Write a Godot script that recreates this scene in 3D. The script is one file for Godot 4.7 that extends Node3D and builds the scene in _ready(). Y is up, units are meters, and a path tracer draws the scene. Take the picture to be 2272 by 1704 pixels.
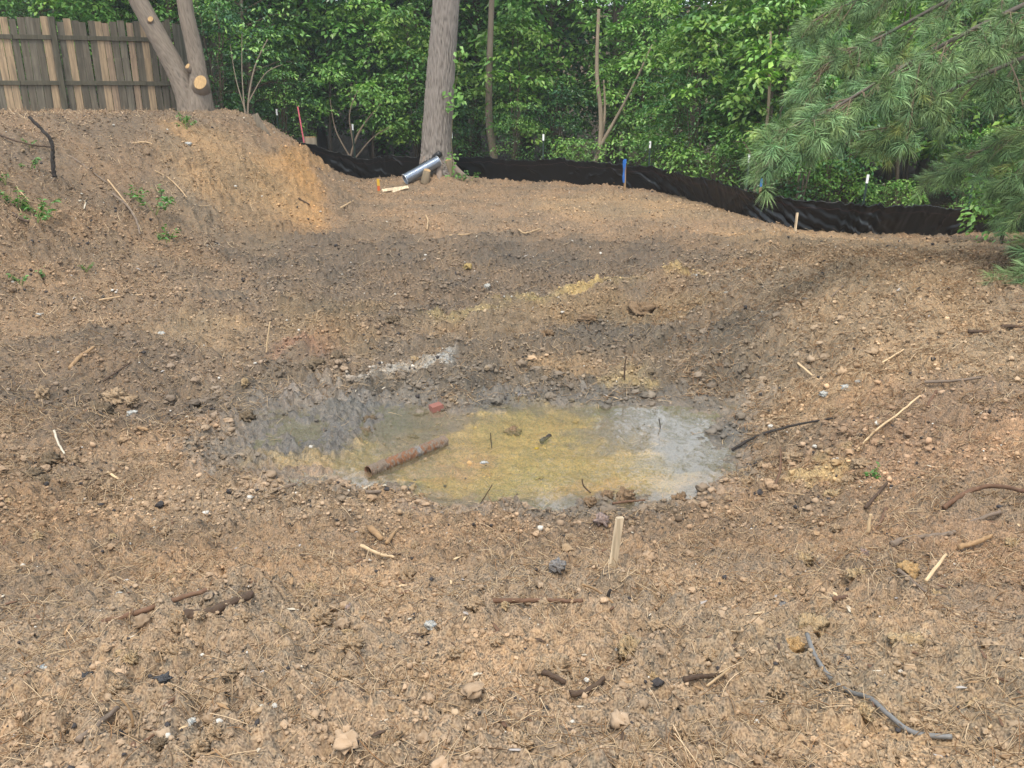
extends Node3D
# A cleared, muddy building lot with a puddle, edged by a black silt fence and woods.
# d is the distance ahead of the camera's foot (z = -d); all lengths are metres.

# ---- soil colours (linear base colours) ----
const TAN := Color(0.358, 0.262, 0.168)
const TANO := Color(0.37, 0.255, 0.15)
const FORE := Color(0.372, 0.268, 0.178)
const BROWN := Color(0.246, 0.167, 0.105)
const DARK := Color(0.15, 0.117, 0.089)
const MUD := Color(0.165, 0.134, 0.102)
const ORANGE := Color(0.432, 0.247, 0.105)
const SAND := Color(0.460, 0.340, 0.160)
const CLAY := Color(0.267, 0.189, 0.111)
const RED := Color(0.360, 0.180, 0.110)
const CHALK := Color(0.500, 0.480, 0.440)
const PINK := Color(0.360, 0.290, 0.240)
const STRAWY := Color(0.321, 0.208, 0.133)
const OCHRE := Color(0.43, 0.3, 0.095)
const OCHREO := Color(0.45, 0.25, 0.09)
const GREY := Color(0.125, 0.118, 0.105)
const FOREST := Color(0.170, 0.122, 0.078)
const MIDSOIL := Color(0.225, 0.172, 0.126)
const WETMUD := Color(0.15, 0.125, 0.096)
# ---- wood, stone and clod colours ----
const BARK := Color(0.075, 0.05, 0.035)
const BARKRED := Color(0.135, 0.078, 0.05)
const BARKGREY := Color(0.17, 0.13, 0.1)
const CHAR := Color(0.035, 0.03, 0.027)
const WOODORANGE := Color(0.29, 0.185, 0.1)
const WOODPALE := Color(0.52, 0.38, 0.23)
const WHITEWOOD := Color(0.47, 0.41, 0.32)
const STRAW := Color(0.420, 0.295, 0.175)
const C0 := Color(0.183, 0.137, 0.092)
const C1 := Color(0.375, 0.268, 0.172)
const C2 := Color(0.4, 0.29, 0.17)
const C3 := Color(0.252, 0.170, 0.105)
const TANSTONE := Color(0.4, 0.29, 0.17)
const ORSTONE := Color(0.45, 0.29, 0.14)
const PINKSTONE := Color(0.36, 0.27, 0.24)
const GREYSTONE := Color(0.25, 0.23, 0.22)
const DARKSTONE := Color(0.08, 0.08, 0.085)
const WHITESTONE := Color(0.520, 0.510, 0.480)
const REDSTONE := Color(0.2, 0.06, 0.035)
const SANDSTONE := Color(0.46, 0.33, 0.14)
const YELLOWLEAF := Color(0.5, 0.36, 0.06)
const BLOBS := [
	[-5.19, 13.15, 3.34, 5.37, BROWN, 0.5],
	[-6.61, 14.27, 2.09, 3.86, DARK, 0.35],
	[-6.0, 10.95, 0.76, 1.5, BROWN, 0.5],
	[-4.01, 15.42, 0.6, 1.38, ORANGE, 0.85],
	[-4.11, 16.98, 0.27, 2.5, ORANGE, 0.7],
	[-5.37, 15.21, 0.72, 0.51, ORANGE, 0.5],
	[-4.32, 13.4, 0.94, 1.06, TAN, 0.5],
	[-4.15, 14.33, 1.0, 1.16, ORANGE, 0.5],
	[-4.68, 14.77, 1.18, 1.41, TANO, 0.5],
	[2.53, 17.01, 2.17, 1.67, TANO, 0.7],
	[5.23, 13.15, 2.01, 2.2, TANO, 0.7],
	[3.19, 10.03, 1.9, 2.0, TANO, 0.5],
	[3.23, 7.68, 1.39, 2.09, TAN, 0.7],
	[-0.51, 10.17, 3.55, 3.54, MIDSOIL, 0.75],
	[-0.46, 12.05, 3.71, 1.51, DARK, 0.5],
	[-2.92, 12.89, 1.82, 1.38, DARK, 0.4],
	[-1.12, 10.17, 1.59, 0.88, DARK, 0.45],
	[0.59, 8.25, 1.82, 1.21, MUD, 0.75],
	[0.44, 7.28, 1.82, 0.42, MUD, 0.8],
	[-1.9, 7.17, 1.08, 0.72, MUD, 0.75],
	[-3.51, 6.81, 0.94, 0.76, DARK, 0.75],
	[-3.89, 7.89, 0.87, 0.59, DARK, 0.55],
	[1.32, 12.76, 2.26, 1.04, DARK, 0.35],
	[0.05, 9.93, 0.31, 0.15, SAND, 0.95],
	[0.49, 10.17, 0.39, 0.18, SAND, 0.95],
	[0.98, 10.45, 0.4, 0.19, SAND, 0.95],
	[1.52, 10.75, 0.46, 0.24, SAND, 0.9],
	[1.17, 11.17, 0.29, 0.15, SAND, 0.8],
	[1.98, 10.62, 0.38, 0.19, SAND, 0.6],
	[-0.57, 9.46, 0.41, 0.19, SAND, 0.7],
	[-0.47, 9.12, 0.66, 0.27, TANO, 0.5],
	[1.03, 9.65, 1.28, 0.47, CLAY, 0.7],
	[2.04, 9.49, 0.46, 0.31, CLAY, 0.7],
	[-2.09, 9.5, 0.69, 0.6, CLAY, 0.6],
	[-3.23, 8.94, 0.39, 0.29, TANO, 0.7],
	[-3.27, 8.61, 0.63, 0.44, TAN, 0.5],
	[-2.17, 8.35, 0.31, 0.26, RED, 0.55],
	[-1.8, 8.56, 0.42, 0.37, CLAY, 0.5],
	[0.49, 7.93, 0.39, 0.33, TANO, 0.6],
	[1.03, 7.67, 0.32, 0.22, SAND, 0.4],
	[1.19, 7.47, 0.2, 0.13, SAND, 0.5],
	[-0.84, 8.05, 0.2, 0.2, CHALK, 0.75],
	[-1.04, 7.77, 0.17, 0.15, CHALK, 0.55],
	[-1.34, 7.63, 0.25, 0.14, CHALK, 0.35],
	[-1.48, 7.08, 0.27, 0.14, PINK, 0.6],
	[-1.91, 7.22, 0.22, 0.13, PINK, 0.45],
	[2.78, 5.26, 0.73, 0.85, STRAWY, 0.7],
	[2.09, 5.27, 0.19, 0.29, SAND, 0.55],
	[2.2, 3.48, 0.28, 0.89, STRAWY, 0.5],
	[0.0, 2.45, 2.19, 1.23, FORE, 0.85],
	[1.14, 2.19, 0.56, 0.74, TAN, 0.55],
	[-2.77, 4.65, 0.55, 0.89, BROWN, 0.6],
	[-1.71, 4.98, 0.91, 0.41, FORE, 0.6],
	[0.76, 4.52, 0.54, 0.29, DARK, 0.5],
	[0.65, 5.75, 0.79, 0.46, OCHRE, 0.9],
	[0.06, 6.33, 0.71, 0.46, OCHRE, 0.8],
	[-0.3, 5.5, 0.48, 0.26, OCHRE, 0.8],
	[0.29, 6.89, 0.52, 0.22, OCHRE, 0.7],
	[0.62, 5.41, 0.41, 0.16, OCHREO, 0.6],
	[1.29, 5.61, 0.28, 0.1, OCHREO, 0.35],
	[1.47, 6.33, 0.32, 0.55, GREY, 0.8],
	[1.08, 6.66, 0.5, 0.23, GREY, 0.5],
	[-0.42, 5.75, 0.22, 0.21, OCHREO, 0.5],
	[-1.51, 6.54, 0.74, 0.49, GREY, 0.75],
	[-1.96, 6.09, 0.38, 0.27, GREY, 0.7],
	[-1.3, 5.9, 0.52, 0.19, OCHRE, 0.45],
	[-0.96, 6.77, 0.42, 0.19, GREY, 0.5],
	[1.03, 6.33, 0.48, 0.17, GREY, 0.55],
	[0.64, 6.5, 0.2, 0.09, GREY, 0.6],
	[1.12, 5.9, 0.3, 0.1, GREY, 0.5],
	[0.25, 6.03, 0.2, 0.07, GREY, 0.35],
	[-0.65, 5.41, 0.18, 0.09, GREY, 0.4],
]
const SHORE := [Vector2(1.91, 7.01), Vector2(1.65, 6.17), Vector2(1.56, 5.65), Vector2(1.26, 5.34), Vector2(1.1, 5.15), Vector2(0.29, 5.1), Vector2(-0.49, 5.2), Vector2(-0.86, 5.42), Vector2(-1.5, 5.5), Vector2(-2.02, 5.81), Vector2(-2.35, 6.17), Vector2(-2.26, 6.58), Vector2(-2.03, 6.89), Vector2(-1.26, 7.11), Vector2(-0.62, 6.89), Vector2(0.18, 7.06), Vector2(1.2, 7.01)]
const STICKS := [
	["fallen_stick", "reddish brown stick with a peeled tan end beside the thick broken branch", "stick", 0.0119, BARKRED, [Vector3(-1.57, 0, 2.79), Vector3(-1.45, 0.012, 2.83), Vector3(-1.32, 0.012, 2.9), Vector3(-1.21, 0.012, 2.93)]],
	["broken_branch", "thick dark brown broken branch with a splintered pale end", "branch", 0.0207, BARK, [Vector3(-1.25, 0, 2.78), Vector3(-1.17, 0.018, 2.79), Vector3(-1.1, 0.018, 2.86), Vector3(-1.04, 0.018, 2.95)]],
	["fallen_stick", "grey brown stick lying among dark stones in loose tan soil", "stick", 0.0084, BARKGREY, [Vector3(-1.12, 0, 1.78), Vector3(-1.11, 0, 1.85), Vector3(-1.1, 0, 1.96)]],
	["bent_twig", "bent orange twig with a cut yellow tip sticking out of loose soil", "twig", 0.0036, WOODORANGE, [Vector3(-1.01, 0, 1.85), Vector3(-1.01, 0.07, 1.85), Vector3(-1.03, 0.1, 1.85)]],
	["wood_chip", "short reddish splinter of wood on loose tan soil", "wood chip", 0.0053, BARKRED, [Vector3(-0.96, 0, 1.93), Vector3(-0.95, 0, 2.0)]],
	["wood_chip", "small flat orange brown splinter beside a round clod", "wood chip", 0.0045, BARKRED, [Vector3(-0.96, 0, 1.8), Vector3(-0.94, 0, 1.82)]],
	["fallen_stick", "long smooth reddish brown root lying straight on the tan soil", "root", 0.0096, BARKRED, [Vector3(-0.09, 0, 2.97), Vector3(0.03, 0, 2.94), Vector3(0.15, 0, 2.9), Vector3(0.23, 0, 2.85), Vector3(0.27, 0, 2.83)]],
	["bent_twig", "thin orange twig with a charred dark middle", "twig", 0.0049, WOODORANGE, [Vector3(0.28, 0, 2.94), Vector3(0.35, 0.01, 2.99), Vector3(0.43, 0.01, 2.97)]],
	["split_stick", "pale freshly split stick on straw covered soil", "stick", 0.0098, WOODPALE, [Vector3(-0.83, 0, 4.15), Vector3(-0.71, 0, 3.96), Vector3(-0.6, 0, 3.79)]],
	["fallen_stick", "dark twig lying just behind the pale split stick", "twig", 0.0068, BARK, [Vector3(-0.8, 0, 4.18), Vector3(-0.68, 0, 3.96), Vector3(-0.57, 0, 3.83)]],
	["bark_slab", "curved dark brown slab of bark half buried in tan soil", "bark", 0.0097, BARK, [Vector3(0.18, 0, 2.18), Vector3(0.23, 0, 2.18), Vector3(0.29, 0, 2.23)]],
	["bark_slab", "short dark charred piece of bark beside the curved slab", "bark", 0.01, BARK, [Vector3(0.1, 0, 2.3), Vector3(0.17, 0, 2.26)]],
	["wood_chip", "small black charred stick standing in the soil", "stick", 0.008, CHAR, [Vector3(0.39, 0, 3.07), Vector3(0.41, 0.06, 3.07)]],
	["wood_chip", "orange brown flake of wood on straw covered soil", "wood chip", 0.0186, WOODORANGE, [Vector3(-0.83, 0, 4.45), Vector3(-0.74, 0, 4.28)]],
	["wood_chip", "tan curled strip of bark beside the orange flake", "bark", 0.011, WOODORANGE, [Vector3(-0.71, 0, 4.26), Vector3(-0.68, 0, 4.49)]],
	["fallen_stick", "thin dark stick half buried at the edge of the clods", "stick", 0.0036, BARK, [Vector3(-0.35, 0, 1.74), Vector3(-0.28, 0, 1.73)]],
	["fallen_stick", "dark knobbly stick below the round tan clods", "stick", 0.0089, BARK, [Vector3(0.53, 0, 2.18), Vector3(0.59, 0, 2.22), Vector3(0.64, 0, 2.25)]],
	["wood_chip", "yellow splinter of wood next to the dark knobbly stick", "wood chip", 0.0039, WOODPALE, [Vector3(0.6, 0, 2.18), Vector3(0.66, 0, 2.16)]],
	["fallen_stick", "dark brown forked stick on the right hand bank of pine straw", "stick", 0.015, BARKGREY, [Vector3(1.88, 0, 3.73), Vector3(1.99, 0, 3.78), Vector3(2.1, 0, 3.79), Vector3(2.23, 0, 3.81)]],
	["fallen_stick", "brown stick with a broken orange end on the bank of pine straw", "stick", 0.0124, WOODORANGE, [Vector3(2.15, 0, 3.62), Vector3(2.24, 0, 3.63), Vector3(2.31, 0, 3.63)]],
	["fallen_stick", "dark grey stick pointing down the bank of pine straw", "stick", 0.0109, BARKGREY, [Vector3(2.34, 0, 3.9), Vector3(2.49, 0, 3.89)]],
	["fallen_stick", "short pale stick standing against a dark root", "stick", 0.0096, WOODPALE, [Vector3(1.89, 0, 4.02), Vector3(1.89, 0.11, 4.02)]],
	["fallen_stick", "thin dark root running down towards the tan stones", "root", 0.0103, BARKRED, [Vector3(2.15, 0, 4.39), Vector3(2.05, 0, 4.22), Vector3(1.93, 0, 4.04)]],
	["fallen_stick", "short reddish stick beside the large tan stone", "stick", 0.0095, BARKRED, [Vector3(1.25, 0, 2.85), Vector3(1.39, 0, 3.06)]],
	["wood_chip", "pale curled wood chip near a pinkish stone", "wood chip", 0.0082, WOODORANGE, [Vector3(1.65, 0, 3.65), Vector3(1.73, 0, 3.58)]],
	["fallen_stick", "pale peeled twig on clods beside the black hose", "twig", 0.0037, WOODPALE, [Vector3(1.3, 0, 1.89), Vector3(1.44, 0.01, 2.04)]],
	["fallen_stick", "crossed tan stick leaning on an orange stone", "stick", 0.008, WOODPALE, [Vector3(1.83, 0, 3.28), Vector3(2.02, 0.03, 3.49)]],
	["fallen_stick", "grey stick lying across the tan crossed stick", "stick", 0.0079, BARKGREY, [Vector3(1.75, 0, 3.37), Vector3(1.76, 0.01, 3.13)]],
	["exposed_root", "thick arching pink brown root at the top of the bank", "root", 0.0141, BARKRED, [Vector3(2.36, 0, 4.18), Vector3(2.45, 0.02, 4.22), Vector3(2.56, 0.02, 4.24), Vector3(2.64, 0.02, 4.17), Vector3(2.67, 0.02, 3.99)]],
	["exposed_root", "flat orange root running along the bank below the arching root", "root", 0.0096, WOODORANGE, [Vector3(2.18, 0, 4.36), Vector3(2.28, 0, 4.3), Vector3(2.34, 0, 4.18)]],
	["fallen_branch", "long slim dark branch reaching from the puddle edge up the bank", "branch", 0.0109, CHAR, [Vector3(1.69, 0, 6.02), Vector3(1.89, 0.02, 6.06), Vector3(2.16, 0.02, 6.07), Vector3(2.42, 0.02, 5.99)]],
	["fallen_branch", "long pale forked twig on the bank of pine straw", "twig", 0.008, WOODPALE, [Vector3(2.37, 0, 5.38), Vector3(2.52, 0.02, 5.48), Vector3(2.67, 0.02, 5.53), Vector3(2.88, 0.02, 5.65)]],
	["fallen_stick", "slim dark stick lying level high on the bank", "stick", 0.0112, BARKGREY, [Vector3(3.03, 0, 5.91), Vector3(3.19, 0.01, 5.76), Vector3(3.36, 0.01, 5.64)]],
	["fallen_stick", "short brown stick beside a grey stone high on the bank", "stick", 0.0123, BARKRED, [Vector3(2.9, 0, 5.57), Vector3(3.06, 0, 5.79)]],
	["fallen_stick", "slim crooked stick pointing downhill beside the puddle", "stick", 0.0085, BARKRED, [Vector3(1.73, 0, 5.08), Vector3(1.87, 0.01, 5.42), Vector3(1.98, 0.01, 5.79)]],
	["straw_stalk", "long straight pale stalk lying below the puddle", "stalk", 0.0042, STRAW, [Vector3(1.38, 0, 5.16), Vector3(1.63, 0.01, 5.07), Vector3(1.85, 0.01, 4.86)]],
	["fallen_stick", "dark straight stick on the slope above the tan stones", "stick", 0.0104, BARK, [Vector3(2.06, 0, 4.46), Vector3(2.29, 0, 4.72)]],
	["fallen_log", "short thick dark log at the foot of the pine", "log", 0.0178, BARK, [Vector3(4.05, 0, 6.82), Vector3(4.16, 0, 6.83), Vector3(4.27, 0, 6.82)]],
	["fallen_stick", "dark stick on green tinged litter near the short log", "stick", 0.0138, BARK, [Vector3(3.71, 0, 6.68), Vector3(3.95, 0, 6.64)]],
	["fallen_stick", "tan twig on the slope above the white stones", "twig", 0.0081, WOODPALE, [Vector3(2.96, 0, 6.49), Vector3(3.16, 0, 6.58)]],
	["fallen_stick", "pale twig lying left of the grey white stones", "twig", 0.0083, WOODPALE, [Vector3(2.51, 0, 7.12), Vector3(2.6, 0, 6.77)]],
	["fallen_stick", "small dark twig in the tan soil below the black fence", "twig", 0.0133, BARK, [Vector3(3.29, 0, 9.08), Vector3(3.32, 0, 8.66)]],
	["fallen_stick", "short grey twig near the scattered white flakes", "twig", 0.01, BARKGREY, [Vector3(3.14, 0, 8.18), Vector3(3.31, 0, 8.35)]],
	["fallen_stick", "tan curved stick in the dark hollow by the mound", "stick", 0.0187, WOODORANGE, [Vector3(-4.03, 0, 7.38), Vector3(-4.04, 0.02, 7.6), Vector3(-4.01, 0.02, 7.84)]],
	["bleached_twig", "white forked twig on the clods left of the puddle", "twig", 0.0085, WHITEWOOD, [Vector3(-3.45, 0, 5.95), Vector3(-3.36, 0.03, 5.81), Vector3(-3.21, 0.03, 5.61)]],
	["fallen_stick", "slim upright tan twig left of the red soil patch", "twig", 0.009, WOODPALE, [Vector3(-2.49, 0, 8.26), Vector3(-2.46, 0.18, 8.26), Vector3(-2.42, 0.33999999999999997, 8.26)]],
	["wood_chip", "curved orange chip near the left end of the puddle", "wood chip", 0.0145, WOODORANGE, [Vector3(-2.98, 0, 6.3), Vector3(-2.84, 0, 6.16)]],
	["split_stick", "pale split stick on the clods below the left hollow", "stick", 0.009, WOODPALE, [Vector3(-2.91, 0, 5.59), Vector3(-2.72, 0, 5.42)]],
	["fallen_stick", "long thin straw coloured stem at the foot of the mound", "stem", 0.0097, STRAW, [Vector3(-4.65, 0, 9.36), Vector3(-4.46, 0.01, 9.46), Vector3(-4.2, 0.01, 9.48)]],
	["fallen_stick", "dark stick end against the brown clods in the hollow", "stick", 0.0093, BARK, [Vector3(-3.7, 0, 7.29), Vector3(-3.53, 0, 7.53)]],
	["fallen_branch", "brown weathered branch lying in the straw below the puddle", "branch", 0.0161, BARKGREY, [Vector3(-1.61, 0, 5.27), Vector3(-1.43, 0, 5.09)]],
	["bent_branch", "dark bent branch standing out of the mound", "branch", 0.027, CHAR, [Vector3(-6.18, 0, 11.78), Vector3(-6.18, 0.22, 11.78), Vector3(-6.15, 0.44999999999999996, 11.78), Vector3(-6.15, 0.5800000000000001, 11.78), Vector3(-6.26, 0.6900000000000001, 11.78), Vector3(-6.39, 0.78, 11.78)]],
	["dead_cane", "grey dead cane lying down the mound face", "cane", 0.0155, BARKGREY, [Vector3(-5.6, 0, 12.16), Vector3(-5.33, 0.05, 11.94), Vector3(-5.09, 0.05, 11.62), Vector3(-4.93, 0.05, 11.3)]],
	["dead_cane", "thin grey cane crossing the other on the mound face", "cane", 0.0108, STRAW, [Vector3(-5.82, 0, 12.53), Vector3(-5.56, 0.06, 12.28), Vector3(-5.2, 0.06, 11.81), Vector3(-4.99, 0.06, 11.5)]],
	["dead_cane", "long brown cane lying high on the mound", "cane", 0.0131, BARK, [Vector3(-7.31, 0, 12.63), Vector3(-6.99, 0.03, 12.4), Vector3(-6.76, 0.03, 12.43), Vector3(-6.63, 0.03, 12.65)]],
	["dead_cane", "straight grey cane in the middle of the mound face", "cane", 0.0124, BARKGREY, [Vector3(-6.43, 0, 12.76), Vector3(-6.16, 0.03, 12.66), Vector3(-5.82, 0.03, 12.47)]],
	["dead_cane", "arching tan root hanging on the mound face", "root", 0.0109, STRAW, [Vector3(-5.47, 0, 13.38), Vector3(-5.33, 0.06, 13.46), Vector3(-5.1, 0.06, 13.25), Vector3(-4.85, 0.06, 12.9)]],
	["dead_cane", "arching pale stem below the dark hole in the mound", "stem", 0.0113, STRAW, [Vector3(-6.0, 0, 14.0), Vector3(-5.84, 0.05, 14.05), Vector3(-5.67, 0.05, 13.89)]],
	["dead_cane", "dark stick among the weeds on the mound", "stick", 0.0188, BARK, [Vector3(-6.09, 0, 10.49), Vector3(-5.88, 0.02, 10.27), Vector3(-5.72, 0.02, 10.14)]],
	["dead_cane", "pale looping root among the straw on the mound", "root", 0.0102, STRAW, [Vector3(-6.59, 0, 11.5), Vector3(-6.42, 0.05, 11.26), Vector3(-6.15, 0.05, 11.01)]],
	["dead_cane", "white looped root low on the mound", "root", 0.0116, WHITEWOOD, [Vector3(-5.83, 0, 11.63), Vector3(-5.81, 0.03, 11.76), Vector3(-5.69, 0.03, 11.45)]],
	["dead_cane", "short dark stick on the orange flank of the mound", "stick", 0.0175, BARK, [Vector3(-3.76, 0, 15.25), Vector3(-3.56, 0.02, 15.15)]],
	["fallen_stick", "upright dead stem standing above the puddle", "stem", 0.0075, BARK, [Vector3(1.04, 0, 7.47), Vector3(1.04, 0.13, 7.47), Vector3(1.05, 0.24, 7.47)]],
	["fallen_stick", "flat weathered piece of wood on the clay ridge", "wood", 0.021, BARKGREY, [Vector3(1.65, 0, 9.54), Vector3(1.94, 0, 9.4)]],
	["fallen_stick", "dark rotten stick floating in the yellow puddle", "stick", 0.0195, CHAR, [Vector3(0.23, 0, 6.28), Vector3(0.31, 0.015, 6.36)]],
	["fallen_stick", "thin dark twig poking out of the near side of the puddle", "twig", 0.005, BARK, [Vector3(0.54, 0, 5.3), Vector3(0.49, 0.08, 5.3), Vector3(0.48, 0.12000000000000001, 5.3)]],
	["fallen_stick", "thin straight twig standing at the near edge of the puddle", "twig", 0.004, BARK, [Vector3(-0.21, 0, 5.11), Vector3(-0.13, 0.15, 5.11)]],
	["fallen_stick", "tiny black twig standing in the middle of the puddle", "twig", 0.0046, CHAR, [Vector3(-0.16, 0, 6.19), Vector3(-0.17, 0.13, 6.19)]],
	["fallen_stick", "dark twig standing near the sky reflection in the puddle", "twig", 0.0054, CHAR, [Vector3(1.23, 0, 6.53), Vector3(1.21, 0.1, 6.53)]],
	["fallen_stick", "reddish stick lying by the round mud balls", "stick", 0.0085, BARKRED, [Vector3(0.66, 0, 5.01), Vector3(0.78, 0, 5.1), Vector3(0.89, 0, 5.14)]],
	["fallen_stick", "pale bent stick pair end at the puddle edge", "stick", 0.0089, WHITEWOOD, [Vector3(-1.0, 0, 5.21), Vector3(-0.98, 0.02, 5.34)]],
	["fallen_stick", "pale stick leaning towards the rusty pipe end", "stick", 0.0087, WHITEWOOD, [Vector3(-0.94, 0, 5.29), Vector3(-0.85, 0.01, 5.2)]],
	["fallen_stick", "brown flat stick across the straw at the puddle edge", "stick", 0.0124, BARKGREY, [Vector3(-0.96, 0, 5.06), Vector3(-0.87, 0, 5.11)]],
	["fallen_stick", "pale fallen twig on the far soil right of the tree", "twig", 0.015, STRAW, [Vector3(-1.58, 0, 15.79), Vector3(-1.47, 0.02, 14.99), Vector3(-1.4, 0.02, 14.08)]],
	["fallen_stick", "yellowish stick on the far soil beside a white flake", "stick", 0.0135, STRAW, [Vector3(-1.01, 0, 13.74), Vector3(-0.67, 0, 13.44)]],
	["fallen_stick", "short tan stick on the far soil in front of the tree", "stick", 0.0193, STRAW, [Vector3(-3.16, 0, 15.9), Vector3(-3.08, 0, 16.74)]],
	["fallen_stick", "pale bent root on the far soil below the blue stake", "root", 0.0135, STRAW, [Vector3(0.11, 0, 13.8), Vector3(0.21, 0.01, 13.44), Vector3(0.46, 0.01, 13.87)]],
]
const CLODS := [
	[-0.73, 2.78, 0.044, 0.035, C1, 0],
	[-0.93, 2.4, 0.021, 0.025, C1, 0],
	[-1.4, 2.75, 0.034, 0.029, C1, 0],
	[-0.77, 1.79, 0.025, 0.023, C1, 0],
	[-0.78, 1.72, 0.022, 0.023, C1, 0],
	[-1.2, 2.62, 0.028, 0.034, C1, 0],
	[-1.32, 2.44, 0.029, 0.021, C2, 0],
	[-1.59, 2.7, 0.035, 0.026, C1, 0],
	[-0.86, 2.67, 0.026, 0.023, C2, 0],
	[-0.81, 2.62, 0.024, 0.021, C1, 0],
	[-0.99, 2.71, 0.022, 0.019, C1, 0],
	[-1.26, 2.49, 0.027, 0.02, C1, 0],
	[-1.02, 2.11, 0.016, 0.015, C1, 0],
	[-0.9, 1.76, 0.02, 0.015, C0, 0],
	[-1.57, 3.43, 0.022, 0.016, C2, 0],
	[0.17, 1.68, 0.03, 0.027, C1, 0],
	[0.23, 1.68, 0.02, 0.018, C1, 0],
	[0.28, 1.62, 0.042, 0.031, C1, 0],
	[0.34, 1.83, 0.035, 0.027, C1, 0],
	[0.46, 2.32, 0.03, 0.02, C2, 0],
	[0.13, 3.33, 0.029, 0.025, C1, 0],
	[0.43, 3.43, 0.024, 0.02, C1, 0],
	[0.45, 1.87, 0.021, 0.021, C1, 0],
	[0.22, 2.3, 0.03, 0.028, C1, 0],
	[-0.14, 2.8, 0.036, 0.025, C1, 0],
	[-0.32, 1.82, 0.029, 0.033, C1, 0],
	[-0.25, 1.66, 0.023, 0.015, C1, 0],
	[0.02, 1.77, 0.032, 0.022, C1, 0],
	[-0.1, 3.8, 0.035, 0.028, C1, 0],
	[1.36, 3.3, 0.038, 0.031, C1, 0],
	[1.45, 3.71, 0.042, 0.035, C2, 0],
	[1.44, 3.37, 0.035, 0.034, C1, 0],
	[1.2, 3.29, 0.041, 0.028, C1, 0],
	[1.51, 3.25, 0.041, 0.031, C2, 0],
	[0.67, 2.39, 0.036, 0.026, C1, 0],
	[0.76, 2.35, 0.036, 0.027, C1, 0],
	[0.77, 2.05, 0.027, 0.023, C1, 0],
	[0.51, 1.74, 0.022, 0.016, C1, 0],
	[0.65, 1.75, 0.028, 0.02, C1, 0],
	[0.54, 1.71, 0.023, 0.015, C1, 0],
	[0.9, 1.67, 0.027, 0.022, C2, 0],
	[1.39, 2.07, 0.023, 0.018, C1, 0],
	[1.09, 1.96, 0.018, 0.015, C2, 0],
	[1.1, 1.63, 0.03, 0.019, C1, 0],
	[1.52, 2.91, 0.031, 0.021, C2, 0],
	[1.8, 3.13, 0.025, 0.017, C2, 0],
	[1.8, 3.24, 0.02, 0.018, C1, 0],
	[0.52, 1.92, 0.023, 0.015, C1, 0],
	[0.47, 1.85, 0.027, 0.025, C1, 0],
	[1.67, 3.48, 0.029, 0.025, C1, 0],
	[1.04, 2.38, 0.021, 0.019, C1, 0],
	[0.78, 1.91, 0.017, 0.013, C1, 0],
	[-3.53, 7.13, 0.117, 0.066, C1, 1],
	[-3.51, 6.79, 0.112, 0.082, C0, 1],
	[-4.1, 7.01, 0.065, 0.065, C1, 1],
	[-3.36, 7.06, 0.06, 0.049, C1, 1],
	[-3.29, 5.57, 0.061, 0.053, C0, 1],
	[-3.18, 5.27, 0.063, 0.042, C0, 1],
	[-3.19, 5.65, 0.051, 0.045, C1, 1],
	[-4.1, 6.66, 0.064, 0.052, C0, 1],
	[-3.83, 6.71, 0.071, 0.045, C0, 1],
	[-3.29, 5.34, 0.064, 0.043, C0, 1],
	[0.77, 5.22, 0.061, 0.061, C3, 2],
	[0.65, 5.25, 0.044, 0.036, C3, 2],
	[1.12, 5.12, 0.048, 0.046, C3, 2],
	[0.52, 5.08, 0.046, 0.041, C3, 2],
	[0.01, 6.51, 0.064, 0.048, C3, 3],
	[1.49, 9.56, 0.152, 0.111, C3, 4],
	[0.38, 8.98, 0.105, 0.058, C3, 4],
	[0.83, 9.13, 0.103, 0.058, C3, 4],
	[1.56, 9.4, 0.053, 0.042, C2, 4],
	[-0.84, 8.73, 0.046, 0.033, C1, 4],
	[-1.2, 6.71, 0.058, 0.042, C0, 3],
	[-1.2, 6.48, 0.089, 0.038, C0, 3],
	[-0.81, 6.44, 0.043, 0.018, C0, 3],
	[-1.65, 8.15, 0.062, 0.047, C0, 4],
	[-0.98, 8.21, 0.053, 0.034, C2, 4],
	[-1.32, 9.06, 0.068, 0.044, C0, 4],
	[1.86, 5.9, 0.051, 0.04, C3, 5],
	[2.01, 5.58, 0.066, 0.04, C1, 5],
	[2.35, 5.21, 0.078, 0.033, C1, 5],
	[1.7, 5.6, 0.033, 0.029, C1, 5],
	[1.81, 5.64, 0.036, 0.027, C1, 5],
	[2.04, 4.9, 0.059, 0.039, C2, 5],
	[1.6, 5.32, 0.053, 0.032, C1, 5],
	[2.28, 5.08, 0.051, 0.036, C3, 5],
	[2.2, 5.06, 0.044, 0.028, C1, 5],
	[-2.44, 7.36, 0.037, 0.048, C2, 3],
	[-1.7, 7.9, 0.06, 0.06, C0, 3],
	[-1.85, 7.7, 0.089, 0.059, C0, 3],
	[-2.23, 6.68, 0.065, 0.052, C0, 3],
]
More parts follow.
